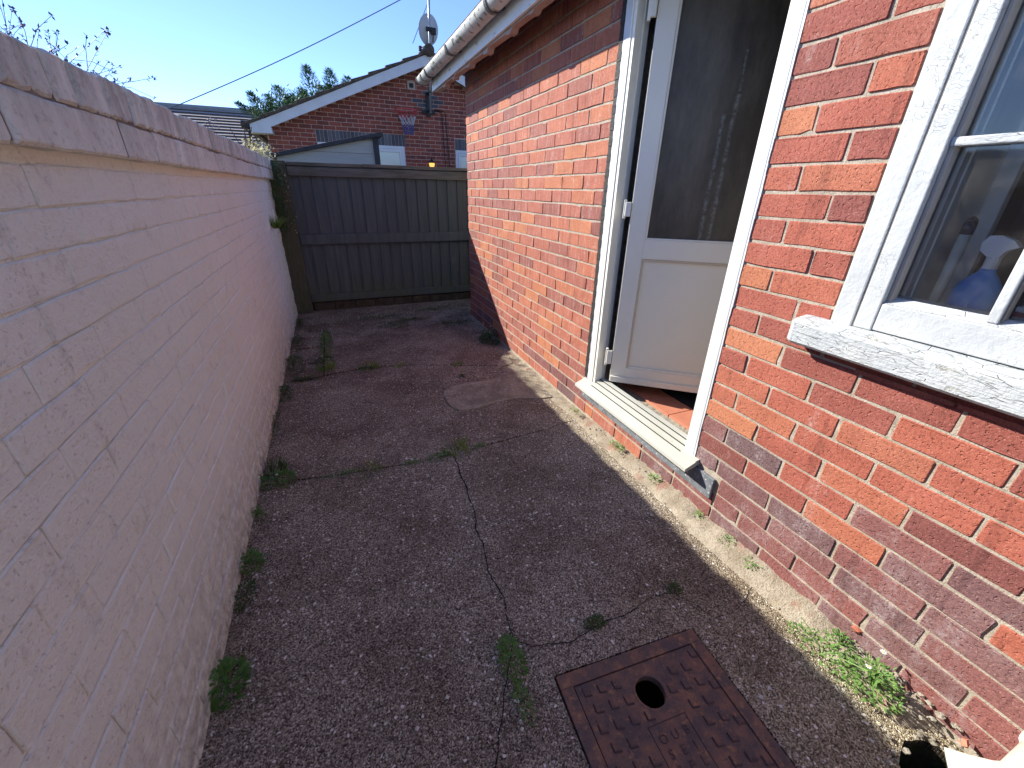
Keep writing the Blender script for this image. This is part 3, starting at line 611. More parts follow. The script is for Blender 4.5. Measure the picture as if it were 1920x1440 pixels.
# leaf
LP = Vector((1.36, 1.762, 0)); lu = Vector((math.sin(R(50)), -math.cos(R(50)), 0)); ln = Vector((-math.cos(R(50)), -math.sin(R(50)), 0))
leaf = bpy.data.objects.new('door', None); link(leaf, hs, (LP.x, LP.y, .30)); leaf['label'] = 'white door with obscured glass, standing open inwards'
def lbox(name, s0, s1, z0, z1, d0, d1, mat, parent=leaf, bevel=.002):
    # built in leaf space: x along, -y outward
    m = MB(); m.box(s0, s1, -d1, -d0, z0 - .30, z1 - .30); bb = m.build(name, mat, None, bevel=bevel)
    bb.parent = parent; bb.location = (0, 0, 0); bb.rotation_euler = (0, 0, 0); return bb
leaf.rotation_euler.z = math.atan2(lu.y, lu.x)
W = .74
lbox('stile', 0, .082, .302, 2.18, -.06, 0, 'upvcdoor'); lbox('stile', W - .09, W, .302, 2.18, -.06, 0, 'upvcdoor')
lbox('rail', .082, W - .09, .302, .395, -.06, -.0005, 'upvcdoor'); lbox('rail', .082, W - .09, .992, 1.083, -.06, -.0005, 'upvcdoor'); lbox('rail', .082, W - .09, 2.09, 2.18, -.06, -.0005, 'upvcdoor')
lbox('weather_bar', .004, W, .306, .340, .0005, .012, 'upvcdoor')
lbox('panel', .082, W - .09, .395, .992, -.04, -.016, 'upvcdoor')
for q in ((.082, .094, .395, .992), (W - .102, W - .09, .395, .992), (.094, W - .102, .395, .405), (.094, W - .102, .980, .992)): lbox('beading', *q, -.0155, -.004, 'beading' if q[1] < .1 or q[2] > .9 else 'upvcdoor')
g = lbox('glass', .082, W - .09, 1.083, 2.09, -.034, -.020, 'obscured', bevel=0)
for q in ((.082, .092, 1.083, 2.09), (W - .10, W - .09, 1.083, 2.09), (.092, W - .10, 1.083, 1.091)): lbox('beading', *q, -.0195, -.004, 'upvcdoor')
lbox('gasket', -.004, -.0005, .302, 2.18, -.05, -.006, 'gasket', bevel=0)
for z0, z1 in ((.40, .50), (1.175, 1.26), (1.93, 2.02)):
    h_ = lbox('hinge', -.030, -.002, z0 + .01, z1 - .01, -.006, .012, 'upvcdoor', bevel=.004); lbox('hinge', -.038, -.024, z0, z1, -.012, .006, 'upvcdoor', bevel=.003)

# window
wn = box('window', XB - .006, XB + .055, WY1 - .056, WY1 - .001, .962, 2.15, 'timber', hs, .004)
wn['label'] = 'old sash window with cracked white paint'
box('frame', XB - .002, XB + .055, WY1 - .0595, WY1 - .0565, .962, 2.15, 'bare', wn)
box('sash_stile', XB - .004, XB + .050, WY1 - .104, WY1 - .060, .966, 2.15, 'timber', wn, .003)
box('putty', XB + .012, XB + .048, WY1 - .114, WY1 - .1045, 1.045, 2.15, 'putty', wn, .002)
box('bottom_rail', XB - .003, XB + .050, WY0, WY1 - .106, .969, 1.040, 'timber', wn, .003)
mb = MB(); mb.add([(XB + .001, WY0, 1.0405), (XB + .05, WY0, 1.0405), (XB + .05, WY0, 1.060), (XB + .001, WY1 - .106, 1.0405), (XB + .05, WY1 - .106, 1.0405), (XB + .05, WY1 - .106, 1.060)], [(0, 1, 4, 3), (0, 3, 5, 2), (1, 2, 5, 4), (0, 2, 1), (3, 4, 5)]); mb.build('putty_slope', 'sillpaint', wn)
box('glazing_bar', XB + .006, XB + .045, WY0, WY1 - .105, 1.398, 1.416, 'sillpaint', wn, .003)
box('glazing_bar', XB + .006, XB + .045, .388, .408, 1.045, 2.15, 'timber', wn, .003)
box('bar_side', XB + .012, XB + .044, .3850, .3875, 1.05, 2.15, 'bare', wn)
box('glazing_bar', XB + .006, XB + .045, .07, .09, 1.045, 2.15, 'timber', wn, .003)
box('top_rail', XB - .003, XB + .05, WY0, WY1 - .105, 2.10, 2.15, 'timber', wn)
for y0, y1 in ((.409, .602), (.091, .387), (WY0, .069)):
    for z0, z1 in ((1.045, 1.397), (1.417, 2.10)): box('pane', XB + .036, XB + .039, y0, y1, z0, z1, 'glass', wn)
mb = MB(); V = []; svp = [(XB + .02, .968), (XB - .052, .958), (XB - .060, .948), (XB - .060, .892), (XB - .052, .884), (XB - .03, .884), (XB - .028, .892), (XB + .02, .894)]
for y in (WY0 - .1, .770, .782, .786): 
    s_ = 1 if y < .775 else (.93 if y < .785 else .82)
    for x, z_ in svp: V.append((XB + .02 + (x - XB - .02) * s_, y, .925 + (z_ - .925) * s_))
m = len(svp); mb.add(V, [(j * m + i, j * m + (i + 1) % m, (j + 1) * m + (i + 1) % m, (j + 1) * m + i) for j in range(3) for i in range(m)] + [tuple(range(3 * m, 4 * m)), tuple(range(m))[::-1]])
mb.build('window_sill', 'sillpaint', wn, fixn=True)
# tile creasing under the sill
for i in range(5): box('sill_tile', XB - .007, XB + .02, .60 - i * .222 - .218, .60 - i * .222, .8445, .857, 'brick', wn, .002)
# inner reveal and things on the inner sill
mb = MB(); mb.box(XB + .056, XB + .235, WY1 - .12, WY1 - .002, .96, 2.15); mb.box(XB + .08, XB + .20, WY1 - .124, WY1 - .12, .96, 2.15); mb.build('inner_reveal', 'reveal', wn)
box('architrave', XB + .236, XB + .262, WY1 - .155, WY1 - .08, .96, 2.2, 'bluewhite', wn, .003)
box('inner_sill', XB + .056, XB + .30, WY0, WY1 - .121, .99, 1.012, 'reveal', wn)
def lathe(mb, c_, prof, n=14, sx=1, sy=1, mi=0):
    V = [(c_[0] + r_ * sx * math.cos(2 * math.pi * k / n), c_[1] + r_ * sy * math.sin(2 * math.pi * k / n), c_[2] + z_) for r_, z_ in prof for k in range(n)]
    F = [(j * n + k, j * n + (k + 1) % n, (j + 1) * n + (k + 1) % n, (j + 1) * n + k) for j in range(len(prof) - 1) for k in range(n)]
    mb.add(V, F + [tuple(range(n))[::-1], tuple((len(prof) - 1) * n + k for k in range(n))], mi)
sb = thing('spray_bottle', (1.40, .472, 1.012), 'blue spray bottle with white trigger on the inner window sill', 'bottle')
mb = MB(); lathe(mb, (1.40, .472, 1.012), [(.036, 0), (.038, .01), (.038, .075), (.034, .095), (.022, .115), (.013, .128), (.013, .135)], 18, .75, 1.15); mb.build('bottle_body', 'bluebottle', sb, smooth=True)
mb = MB(); mb.tube([(1.40, .472, 1.146), (1.40, .472, 1.172)], .013, 12); mb.build('collar', 'trigger', sb)
prof = [(-.035, .185), (-.022, .198), (0, .207), (.02, .205), (.028, .19), (.026, .172), (.010, .16), (-.010, .16), (-.014, .17), (-.018, .177)]
mb = MB(); V = [(1.40 + dx, .472 - a_ , 1.012 + z_) for dx in (-.011, .011) for a_, z_ in [(-p[0], p[1]) for p in prof]]
n = len(prof); mb.add(V, [tuple(range(n)), tuple(range(n, 2 * n))[::-1]] + [(i, (i + 1) % n, n + (i + 1) % n, n + i) for i in range(n)]); mb.build('trigger', 'trigger', sb, fixn=True)
mb = MB(); mb.add([(1.3695, .474, 1.055), (1.3695, .464, 1.055), (1.3695, .469, 1.070)], [(0, 1, 2)]); mb.build('print', 'label', sb)
tb = thing('plastic_tube', (1.41, .545, 1.012), 'pale upright tube with dark cap standing left of the blue bottle', 'tube')
mb = MB(); mb.tube([(1.41, .545, 1.012), (1.405, .541, 1.215)], .0115, 14); mb.build('tube_body', 'tube', tb, smooth=True)
mb = MB(); mb.tube([(1.405, .541, 1.215), (1.405, .541, 1.243)], .012, 14); mb.tube([(1.405, .541, 1.243), (1.405, .541, 1.247), (1.405, .541, 1.256)], [.011, .011, .003], 12); mb.build('cap', 'navy', tb, smooth=True)
pk = thing('packet', (1.42, .385, 1.012), 'small red packet beside the spray bottle behind the glass', 'packet')
mb = MB(); mb.box(1.40, 1.44, .355, .405, 1.012, 1.062); mb.build('carton', 'redpack', pk, bevel=.003); mb = MB(); mb.box(1.405, 1.435, .36, .40, 1.0625, 1.075); mb.build('lid', 'trigger', pk, bevel=.003)

# downpipe and gully
dp = thing('downpipe', (1.235, -.045, .0), 'white plastic downpipe with a curved shoe over the drain hole', 'pipe')
mb = MB(); mb.tube([(1.252, -.055, .20), (1.252, -.055, 2.17)], .036, 20); mb.build('pipe', 'pipe', dp, smooth=True)
mb = MB(); mb.tube([(1.252, -.055, .24), (1.252, -.055, .17), (1.248, -.048, .125), (1.232, -.02, .085), (1.21, .015, .06), (1.19, .045, .045)], [.041, .041, .039, .038, .038, .038], 20); mb.build('shoe', 'pipe', dp, smooth=True)
wp = thing('waste_pipe', (1.31, -.028, .20), 'white plastic waste pipe leaving the wall beside the drain', 'pipe')
mb = MB(); mb.tube([(1.316, -.028, .20), (1.06, -.028, .196), (.9, -.028, .19)], .030, 20); mb.build('pipe', 'pipe', wp, smooth=True); mb = MB(); mb.tube([(1.305, -.028, .20), (1.27, -.028, .20)], .037, 20); mb.build('collar', 'pipe', wp, smooth=True)
gl = thing('drain_gully', (1.2, -.02, -.2), 'dark open drain hole in the concrete below the downpipe', 'drain')
mb = MB(); n = len(drain); V = [(x, y, z_) for z_ in (-.002, -.45) for x, y in drain]; mb.add(V, [(i, n + i, n + (i + 1) % n, (i + 1) % n) for i in range(n)] + [tuple(range(n, 2 * n))]); mb.build('gully_wall', 'soil', gl)
def chunk(mb, c_, s_, rs, fl=.6, mi=0):
    bm = bmesh.new(); bmesh.ops.create_icosphere(bm, subdivisions=1, radius=1); V = []
    for v in bm.verts: k = rs.uniform(.65, 1.2); V.append((c_[0] + v.co.x * s_ * k, c_[1] + v.co.y * s_ * k * 1.1, c_[2] + v.co.z * s_ * k * fl))
    mb.add(V, [tuple(v.index for v in f.verts) for f in bm.faces], mi); bm.free()
mb = MB(); rs = random.Random(21)
for x, y in drain[::2]:
    for q in range(3): chunk(mb, (x + rs.uniform(-.012, .035) * (1 if x > 1.2 else -1), y + rs.uniform(-.01, .03), rs.uniform(-.004, .008)), rs.uniform(.004, .013), rs, .45)
for i in range(70):
    y = rs.uniform(-.1, .34); x = rs.uniform(1.25, 1.305); chunk(mb, (x, y, .01 + (x - 1.25) * .9 + rs.uniform(0, .012)), rs.uniform(.003, .010), rs, .45)
for i in range(60):
    y = rs.uniform(.4, 1.75); x = rs.uniform(1.225, 1.30); chunk(mb, (x, y, .005 + (x - 1.225) * .5), rs.uniform(.002, .007), rs)
tag(mb.build('mortar_rubble', 'rubble', None, kind='stuff'), 'broken mortar crumbs round the drain and wall foot', 'rubble')
for i, (c_, s_, m_, lb) in enumerate((((1.268, .205, .035), .026, 'rubble', 'large broken mortar lump against the wall above the drain'), ((1.285, .055, .05), .012, 'tile_floor', 'orange brick chip lying beside the downpipe'), ((1.31, .335, .09), .016, 'brick', 'chipped red brick piece by the weeds at the wall foot'))):
    mb = MB(); chunk(mb, c_, s_, random.Random(i + 2), .9); tag(mb.build('rubble_piece', m_), lb, 'rubble')

# manhole cover
mh = thing('manhole_cover', (*mhp(.243, .3), 0), 'rusty square iron inspection cover with a round finger hole', 'manhole cover')
mb = MB(); w_ = .038
def mq(a0, a1, b0, b1, z0, z1): 
    P = [mhp(a0, b0), mhp(a1, b0), mhp(a1, b1), mhp(a0, b1)]
    mb.add([(*p, z0) for p in P] + [(*p, z1) for p in P], [(0, 1, 2, 3)[::-1], (4, 5, 6, 7), (0, 1, 5, 4), (1, 2, 6, 5), (2, 3, 7, 6), (3, 0, 4, 7)])
mq(0, MHW, 0, w_, -.03, .004); mq(0, w_, w_, MHL, -.03, .0041); mq(MHW - w_, MHW, w_, MHL, -.03, .0041); mb.build('frame', 'rust', mh, bevel=.0015, fixn=True)
hc = Vector(mhp(.243, .118)); HRr = .042
hole = [(hc.x + HRr * math.cos(2 * math.pi * i / 28), hc.y + HRr * math.sin(2 * math.pi * i / 28)) for i in range(28)]
plate = poly_slab('plate', [mhp(w_ + .003, w_ + .003), mhp(MHW - w_ - .003, w_ + .003), mhp(MHW - w_ - .003, MHL), mhp(w_ + .003, MHL)], [hole], .001, -.02, 'rust', mh)
mb = MB(); V = []
for i in range(28):
    a_ = 2 * math.pi * i / 28
    for r_, z_ in ((HRr, .0008), (HRr, .003), (HRr + .006, .0028), (HRr + .009, .0008)): V.append((hc.x + r_ * math.cos(a_), hc.y + r_ * math.sin(a_), z_))
mb.add(V, [(i * 4 + j, ((i + 1) % 28) * 4 + j, ((i + 1) % 28) * 4 + j + 1, i * 4 + j + 1) for i in range(28) for j in range(3)]); mb.build('hole_rim', 'rust', mh, smooth=True, fixn=True)
mb = MB(); V = [(x, y, z_) for z_ in (-.0215, -.4) for x, y in mh_rect]; mb.add(V, [(0, 4, 5, 1), (1, 5, 6, 2), (2, 6, 7, 3), (3, 7, 4, 0), (4, 7, 6, 5)]); mb.build('chamber', 'soil', mh)
tm = MB()
def seg(mb, a, b, wd, h_):
    d = (Vector(b) - Vector(a)); nn = Vector((-d.y, d.x)).normalized() * wd / 2; A, B = Vector(a), Vector(b); P = [A - nn, B - nn, B + nn, A + nn]; ii = [A - nn * .3, B - nn * .3, B + nn * .3, A + nn * .3]
    mb.add([(p.x, p.y, 0) for p in P] + [(p.x, p.y, h_) for p in ii], [(4, 5, 6, 7), (0, 1, 5, 4), (1, 2, 6, 5), (2, 3, 7, 6), (3, 0, 4, 7)])
seg(tm, (-.014, -.008), (0, .0065), .006, .0042); seg(tm, (0, .0065), (.016, -.006), .006, .0042)
proto = tm.build('tread', 'rustdark', mh); first = True; pw = wl(mh)
PX0, PX1, PY0 = .185, .302, .19
for r_ in range(11):
    for c_ in range(9):
        a_ = .065 + c_ * .0455 + (.012 if r_ % 2 else 0); b2 = .068 + r_ * .046 + .004 * c_ % .03
        if a_ > MHW - .055 or b2 > MHL - .03: continue
        if math.hypot(a_ - .243, b2 - .118) < .062: continue
        if PX0 - .02 < a_ < PX1 + .02 and b2 > PY0 - .012: continue
        o = proto if first else proto.copy()
        if not first: col.objects.link(o)
        first = False; p = mhp(a_, b2); o.location = Vector((p[0], p[1], .0009)) - pw; o.rotation_euler.z = math.atan2(mu.y, mu.x) + R(126)
mb = MB()
def mseg(a, b): p = mhp(*a); q = mhp(*b); n0 = len(mb.v); seg(mb, p, q, .003, .0022); mb.v[n0:] = [(x, y, z_ + .0009) for x, y, z_ in mb.v[n0:]]
for a, b in (((PX0, PY0), (PX1, PY0)), ((PX0, PY0), (PX0, MHL - .01)), ((PX1, PY0), (PX1, MHL - .01))): mseg(a, b)
mb.build('label_border', 'rustdark', mh)
for i, txt in enumerate(('OUB', 'SEI', 'SEL')):
    for j, ch in enumerate(txt):
        fc = bpy.data.curves.new('letter', 'FONT'); fc.body = ch; fc.size = .030; fc.extrude = .0012; fc.align_x = 'CENTER'; fc.align_y = 'CENTER'; fc.materials.append(M['rustdark'])
        tmp = bpy.data.objects.new('letter', fc); col.objects.link(tmp); bpy.context.view_layer.update(); lm_ = bpy.data.meshes.new_from_object(tmp); lm_.materials.clear(); lm_.materials.append(M['rustdark']); bpy.data.objects.remove(tmp); o = bpy.data.objects.new('letter', lm_); p = mhp(PX0 + .024 + j * .036, PY0 + .035 + i * .034); link(o, mh, (p[0], p[1], .0018)); o.rotation_euler.z = math.atan2(mu.y, mu.x)

# ------------------------------------------------------------------ fence
FY = 5.10
fe = thing('timber_fence', (.6, FY, 0), 'dark stained close boarded fence across the end of the passage', 'fence')
mb = MB(); mb.box(-.56, -.318, FY - .075, FY + .05, -.02, 1.515); mb.build('post', 'postwood', fe, bevel=.006)
rs = random.Random(8); x = -.335; i = 0; proto = None
while x < 2.9:
    wd = .132 + rs.uniform(-.006, .006); m_ = MB(); dz = rs.uniform(-.012, .008) - (.02 if 0 else 0); y0 = FY + .002; top = 1.492 + dz * .5
    m_.add([(x, y0 + .004, .10), (x + wd, y0 + .018, .10), (x + wd, y0 + .024, .10), (x, y0 + .022, .10), (x, y0 + .004 - .0, top), (x + wd, y0 + .018, top), (x + wd, y0 + .024, top), (x, y0 + .022, top)],
        [(0, 3, 2, 1), (4, 5, 6, 7), (0, 1, 5, 4), (1, 2, 6, 5), (2, 3, 7, 6), (3, 0, 4, 7)]); m_.build('board', 'fence', fe, bevel=.0015, seg=1); x += wd - .012; i += 1
for z0, z1, mt in ((1.385, 1.468, 'fencewood'), (.728, .828, 'fence')): box('rail', -.312, 2.9, FY - .032, FY + .002, z0, z1, mt, fe, .004)
box('gravel_board', -.312, 2.9, FY - .012, FY + .003, .105, .185, 'fence', fe, .003)
mb = MB(); x = -.31
while x < 2.9: 
    L = rs.uniform(.5, .9); zz_ = rs.uniform(-.006, .004); mb.box(x, x + L - .003, FY - .022, FY + .03, 1.478 + zz_, 1.510 + zz_); x += L
mb.build('capping', 'fencewood', fe, bevel=.003)
fb = thing('footing_bricks', (.6, FY + .02, 0), 'low row of dark brown bricks under the fence', 'footing')
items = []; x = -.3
while x < 1.8: items.append(((x + .11, FY + .0, .043), .219, .088, 'darkbrick', None)); x += .222
place_bricks(BrickKit('gable', .088, .06, .006, .003, None), items, fb, fb); box('light_stop_board', -.32, 2.9, FY + .012, FY + .06, -.02, .12, 'soil', fb)  # added dark board behind the bricks, closes the light slit under the fence
cpost = box('concrete_post', -.60, -.49, 5.6, 5.7, -.03, 1.70, 'concpost', None, .012); tag(cpost, 'grey concrete fence post standing behind the end of the garden wall', 'post')

# shed
SY = 6.6; sh = thing('garden_shed', (.1, SY + .6, 0), 'grey clad shed with a sloping dark roof behind the fence', 'shed')
ztop = lambda x: 1.615 + (x + .52) * (1.915 - 1.615) / 1.33
mb = MB(); x0, x1 = -.49, .735
mb.add([(x0, SY, -.03), (x1, SY, -.03), (x1, SY, ztop(x1)), (x0, SY, ztop(x0)), (x0, SY + 1.6, -.03), (x1, SY + 1.6, -.03), (x1, SY + 1.6, ztop(x1)), (x0, SY + 1.6, ztop(x0))], [(0, 1, 2, 3), (5, 4, 7, 6), (1, 5, 6, 2), (4, 0, 3, 7)]); mb.build('shed_wall', 'slat_clad', sh)
z_ = 1.55 - .155 * 9
while z_ < 1.86:
    xa = max(x0, -.52 + (z_ + .15 - 1.6) / .2256); xa = x0 if z_ < 1.45 else xa; m_ = MB()
    za, zb = z_, min(z_ + .150, 1.88)
    xs = [x0 if ztop(x0) > zb else min(x1, -.52 + (zb - 1.615) / .2256), x1]; xl0 = x0 if ztop(x0) > za else -.52 + (za - 1.615) / .2256
    if xl0 < x1 - .05:
        P = [(xl0, za), (x1, za), (x1, min(zb, ztop(x1))), (min(xs[0], x1 - .001), min(zb, ztop(x1)))]
        if ztop(x0) > za and ztop(x0) < zb: P.append((x0, ztop(x0)))
        n = len(P); m_.add([(a_, SY - .018, b2) for a_, b2 in P] + [(a_, SY - .002, b2) for a_, b2 in P], [tuple(range(n)), tuple(range(n, 2 * n))[::-1]] + [(i, n + i, n + (i + 1) % n, (i + 1) % n) for i in range(n)])
        m_.build('cladding_board', 'slat_clad', sh, fixn=True)
    z_ += .155
box('corner_post', .700, .770, SY - .05, SY - .019, -.03, 1.90, 'felt', sh, .003)
mb = MB(); mb.add([(-.56, SY - .09, 1.605), (.83, SY - .09, 1.918), (.83, SY - .09, 1.965), (-.56, SY - .09, 1.652), (-.56, SY + 1.7, 1.605), (.83, SY + 1.7, 1.918), (.83, SY + 1.7, 1.965), (-.56, SY + 1.7, 1.652)], [(0, 1, 2, 3), (5, 4, 7, 6), (3, 2, 6, 7), (0, 4, 5, 1), (1, 5, 6, 2), (4, 0, 3, 7)]); mb.build('shed_roof', 'felt', sh, bevel=.004)

# ------------------------------------------------------------------ neighbour's gable house
GY = 10.3; gh = thing('gable_house', (2.3, GY + 3, 0), 'red brick bungalow gable beyond the fence with pale bargeboards', 'house')
AX, AZ, SLP = 2.32, 3.62, .415
zt = lambda x: AZ - abs(x - AX) * SLP
gw2 = MB(); GX0, GX1 = -.86, 2 * AX + .86
gw2.add([(GX0, GY + .006, -.03), (GX1, GY + .006, -.03), (GX1, GY + .006, zt(GX1)), (AX, GY + .006, AZ), (GX0, GY + .006, zt(GX0)), (GX0, GY + 7, -.03), (GX1, GY + 7, -.03), (GX1, GY + 7, zt(GX1)), (AX, GY + 7, AZ), (GX0, GY + 7, zt(GX0))], [(0, 1, 2, 3, 4), (9, 8, 7, 6, 5), (0, 4, 9, 5), (1, 6, 7, 2)])
gcore = gw2.build('wall', 'mortar_gable', gh)
items = []; blue = []; rs = random.Random(4)
wins = ((.01, 1.75, .9, 2.325), (2.87, 4.2, .9, 2.31))
k = 0; z_ = 1.35
while z_ < AZ:
    x = GX0 + (.1125 if k % 2 else 0) - .2
    while x < GX1:
        a_, b2 = max(x, GX0), min(x + .225, GX1)
        half = (AZ - z_ - .075) / SLP; a_ = max(a_, AX - half); b2 = min(b2, AX + half)
        for w0, w1, wz0, wz1 in wins:
            if wz0 < z_ + .03 < wz1:
                if a_ >= w0 and b2 <= w1: a_ = b2
                elif a_ < w0 < b2: b2 = w0
                elif a_ < w1 < b2: a_ = w1
        if b2 - a_ > .03:
            xc = (a_ + b2) / 2; bl = abs(xc - 2.33) / .33 + abs(z_ + .0375 - 3.02) / .24 < 1 and not (abs(xc - 2.25) < .09 and abs(z_ - 2.98) < .04)
            items.append(((xc, GY, z_ + .0375), b2 - a_ - .010, .065, 'brick_blue' if bl else 'brick_gable', None))
        x += .225
    z_ += .075; k += 1
vis = [it for it in items if it[0][0] < 3.1 and it[0][2] > 1.6]; hid = [it for it in items if not (it[0][0] < 3.1 and it[0][2] > 1.6)]
place_bricks(BrickKit('gable', .065, .01, .003, .001, None), [it for it in vis if it[0][2] >= 1.6] + hid, gcore, gcore, 300)
for w0, w1, wz0, wz1 in wins:
    x = w0 + .004; kk = []
    while x < w1 - .03: kk.append(((x + .036, GY - .001, wz1 - .112), .066, .215, 'brick_blue', None)); x += .0735
    place_bricks(BrickKit('gable', .215, .012, .003, .0008, None), kk, gcore, gcore, 300, 0, 'lintel_brick')
def gwin(x0, x1, z0, z1):
    f = MB(); y0, y1 = GY - .012, GY + .03; t_ = .055
    f.box(x0, x1, y0, y1, z1 - t_, z1); f.box(x0, x1, y0, y1, z0, z0 + t_); f.box(x0, x0 + t_, y0, y1, z0 + t_, z1 - t_); f.box(x1 - t_, x1, y0, y1, z0 + t_, z1 - t_); xm = (x0 + x1) / 2; f.box(xm - .035, xm + .035, y0, y1, z0 + t_, z1 - t_)
    fo = f.build('window', 'barge', gh)
    for a_, b2 in ((x0 + t_, xm - .035), (xm + .035, x1 - t_)):
        s = MB(); q = .05; s.box(a_, b2, y0 - .015, y1 - .01, z1 - t_ - q - .01, z1 - t_ - .004); s.box(a_, b2, y0 - .015, y1 - .01, z0 + t_ + .004, z0 + t_ + q); s.box(a_, a_ + q, y0 - .015, y1 - .01, z0 + t_ + q, z1 - t_ - q - .01); s.box(b2 - q, b2, y0 - .015, y1 - .01, z0 + t_ + q, z1 - t_ - q - .01); s.build('sash', 'barge', fo)
        box('pane', a_ + q, b2 - q, GY + .004, GY + .01, z0 + t_ + q, z1 - t_ - q - .01, 'glassfar', fo)
gwin(.02, 1.735, .9, 2.105); gwin(2.88, 4.19, .9, 2.09)
# barge boards, box ends, roof tiles
def barge(sgn):
    m_ = MB(); P = []
    e = AX + sgn * 3.15
    for x, dz in ((AX, .0), (e, 0.), (e + sgn * -.0, -.16), (AX, -.175)):
        P.append((x, 3.715 - abs(x - AX) * SLP + dz))
    m_.add([(a_, GY - .30, b2) for a_, b2 in P] + [(a_, GY - .275, b2) for a_, b2 in P], [(0, 1, 2, 3), (7, 6, 5, 4), (0, 4, 5, 1), (1, 5, 6, 2), (2, 6, 7, 3), (3, 7, 4, 0)]); m_.build('bargeboard', 'barge', gh, fixn=True)
    m_ = MB(); xa, xb = e + sgn * .26, e - sgn * .10; P = [(xa, 2.175), (xa - sgn * .015, 2.385), (e, 2.405), (e - sgn * .05, 2.36), (e - sgn * .09, 2.28), (xb, 2.175)]; n = len(P)
    m_.add([(a_, GY - .31, b2) for a_, b2 in P] + [(a_, GY - .01, b2) for a_, b2 in P], [tuple(range(n)), tuple(range(n, 2 * n))[::-1]] + [(i, n + i, n + (i + 1) % n, (i + 1) % n) for i in range(n)]); m_.build('box_end', 'barge', gh, fixn=True)
    m_ = MB(); m_.box(min(xa, xa + sgn * .13), max(xa, xa + sgn * .13), GY - .33, GY + 7, 2.24, 2.35); m_.box(min(xa, xa + sgn * .04), max(xa, xa + sgn * .04), GY - .32, GY - .25, 2.1, 2.24); m_.build('eaves_gutter', 'blackplastic', gh, bevel=.01)
    for i in range(11):
        s0 = 3.55 - i * .335; s1 = s0 - .36
        if s1 < 0: s1 = 0
        if s0 < 0.1: break
        zA = 3.73 - s0 * SLP; zB = 3.73 - s1 * SLP; xA, xB2 = AX + sgn * s0, AX + sgn * s1; y0, y1 = GY - .33 + rs.uniform(-.01, .01), GY + 7
        m_ = MB(); m_.add([(xA, y0, zA - .005), (xB2, y0, zB - .012), (xB2, y0, zB + .028), (xA, y0, zA + .062), (xA, y1, zA - .005), (xB2, y1, zB - .012), (xB2, y1, zB + .028), (xA, y1, zA + .062)], [(0, 1, 2, 3), (5, 4, 7, 6), (3, 2, 6, 7), (0, 4, 5, 1), (1, 5, 6, 2), (4, 0, 3, 7)]); m_.build('roof_tile', 'rooftile', gh, bevel=.008, fixn=True)
barge(-1); barge(1)
mb = MB(); mb.tube([(AX, GY - .36, 3.76), (AX, GY + 7, 3.76)], .105, 14); mb.build('ridge_tile', 'rooftile', gh, smooth=True)
vt = box('air_vent', 1.90, 2.065, GY - .02, GY + .02, 3.135, 3.285, 'soffit', gh, .004); box('vent_hole', 1.94, 2.025, GY - .024, GY - .019, 3.17, 3.25, 'gasket', vt)
# aerial mast, dish
am = thing('aerial_mast', (2.35, GY - .1, 2.75), 'thin grey aerial mast bracketed to the neighbour gable', 'mast')
mb = MB(); mb.tube([(2.30, GY - .24, 2.72), (2.385, GY - .36, 4.95)], .021, 10); mb.build('pole', 'metal', am, smooth=True)
mb = MB(); mb.box(2.17, 2.45, GY - .035, GY - .012, 2.74, 2.80); mb.box(2.29, 2.33, GY - .25, GY - .02, 2.76, 2.79); mb.box(2.27, 2.35, GY - .04, GY - .012, 2.68, 3.12); mb.box(2.29, 2.33, GY - .28, GY - .02, 3.07, 3.1); mb.build('bracket', 'blackplastic', am)
ds = thing('satellite_dish', (2.40, GY - .4, 4.0), 'round grey satellite dish clamped to the aerial mast', 'satellite dish')
dc = Vector((2.375, GY - .30, 4.085)); dn = Vector((-.42, .86, .22)).normalized(); du = dn.cross(Vector((0, 0, 1))).normalized(); dv = du.cross(dn)
mb = MB(); V = [tuple(dc)]; rings = 5; ns = 28
for q in (0, .008):
    base = len(V) if q else 0
    if q: V.append(tuple(dc + dn * q))
    for r_ in range(1, rings + 1):
        for k in range(ns): a_ = 2 * math.pi * k / ns; rr = r_ / rings; V.append(tuple(dc + du * .235 * rr * math.cos(a_) + dv * .245 * rr * math.sin(a_) + dn * (.05 * rr * rr + q)))
F = []
for base in (0, 1 + rings * ns):
    for k in range(ns): F.append((base, base + 1 + k, base + 1 + (k + 1) % ns))
    for r_ in range(rings - 1):
        for k in range(ns): F.append((base + 1 + r_ * ns + k, base + 1 + (r_ + 1) * ns + k, base + 1 + (r_ + 1) * ns + (k + 1) % ns, base + 1 + r_ * ns + (k + 1) % ns))
mb.add(V, F); mb.build('reflector', 'dish', ds, smooth=True)
mb = MB(); mb.box(dc.x - .09, dc.x + .10, dc.y - .06, dc.y - .01, dc.z - .03, dc.z + .03); mb.box(dc.x + .0, dc.x + .09, dc.y - .09, dc.y - .03, dc.z - .08, dc.z - .01); mb.tube([(dc.x + .05, dc.y - .06, dc.z), (dc.x + .03, dc.y - .05, dc.z - .2)], .012, 6); mb.build('mount', 'blackplastic', ds)
mb = MB(); e = dc + Vector((-.16, .25, -.24)); mb.tube([tuple(dc + Vector((0, -.01, -.2))), tuple(e)], .01, 6); mb.box(e.x - .035, e.x + .02, e.y - .03, e.y + .03, e.z - .05, e.z + .03); mb.build('receiver_arm', 'blackplastic', ds)
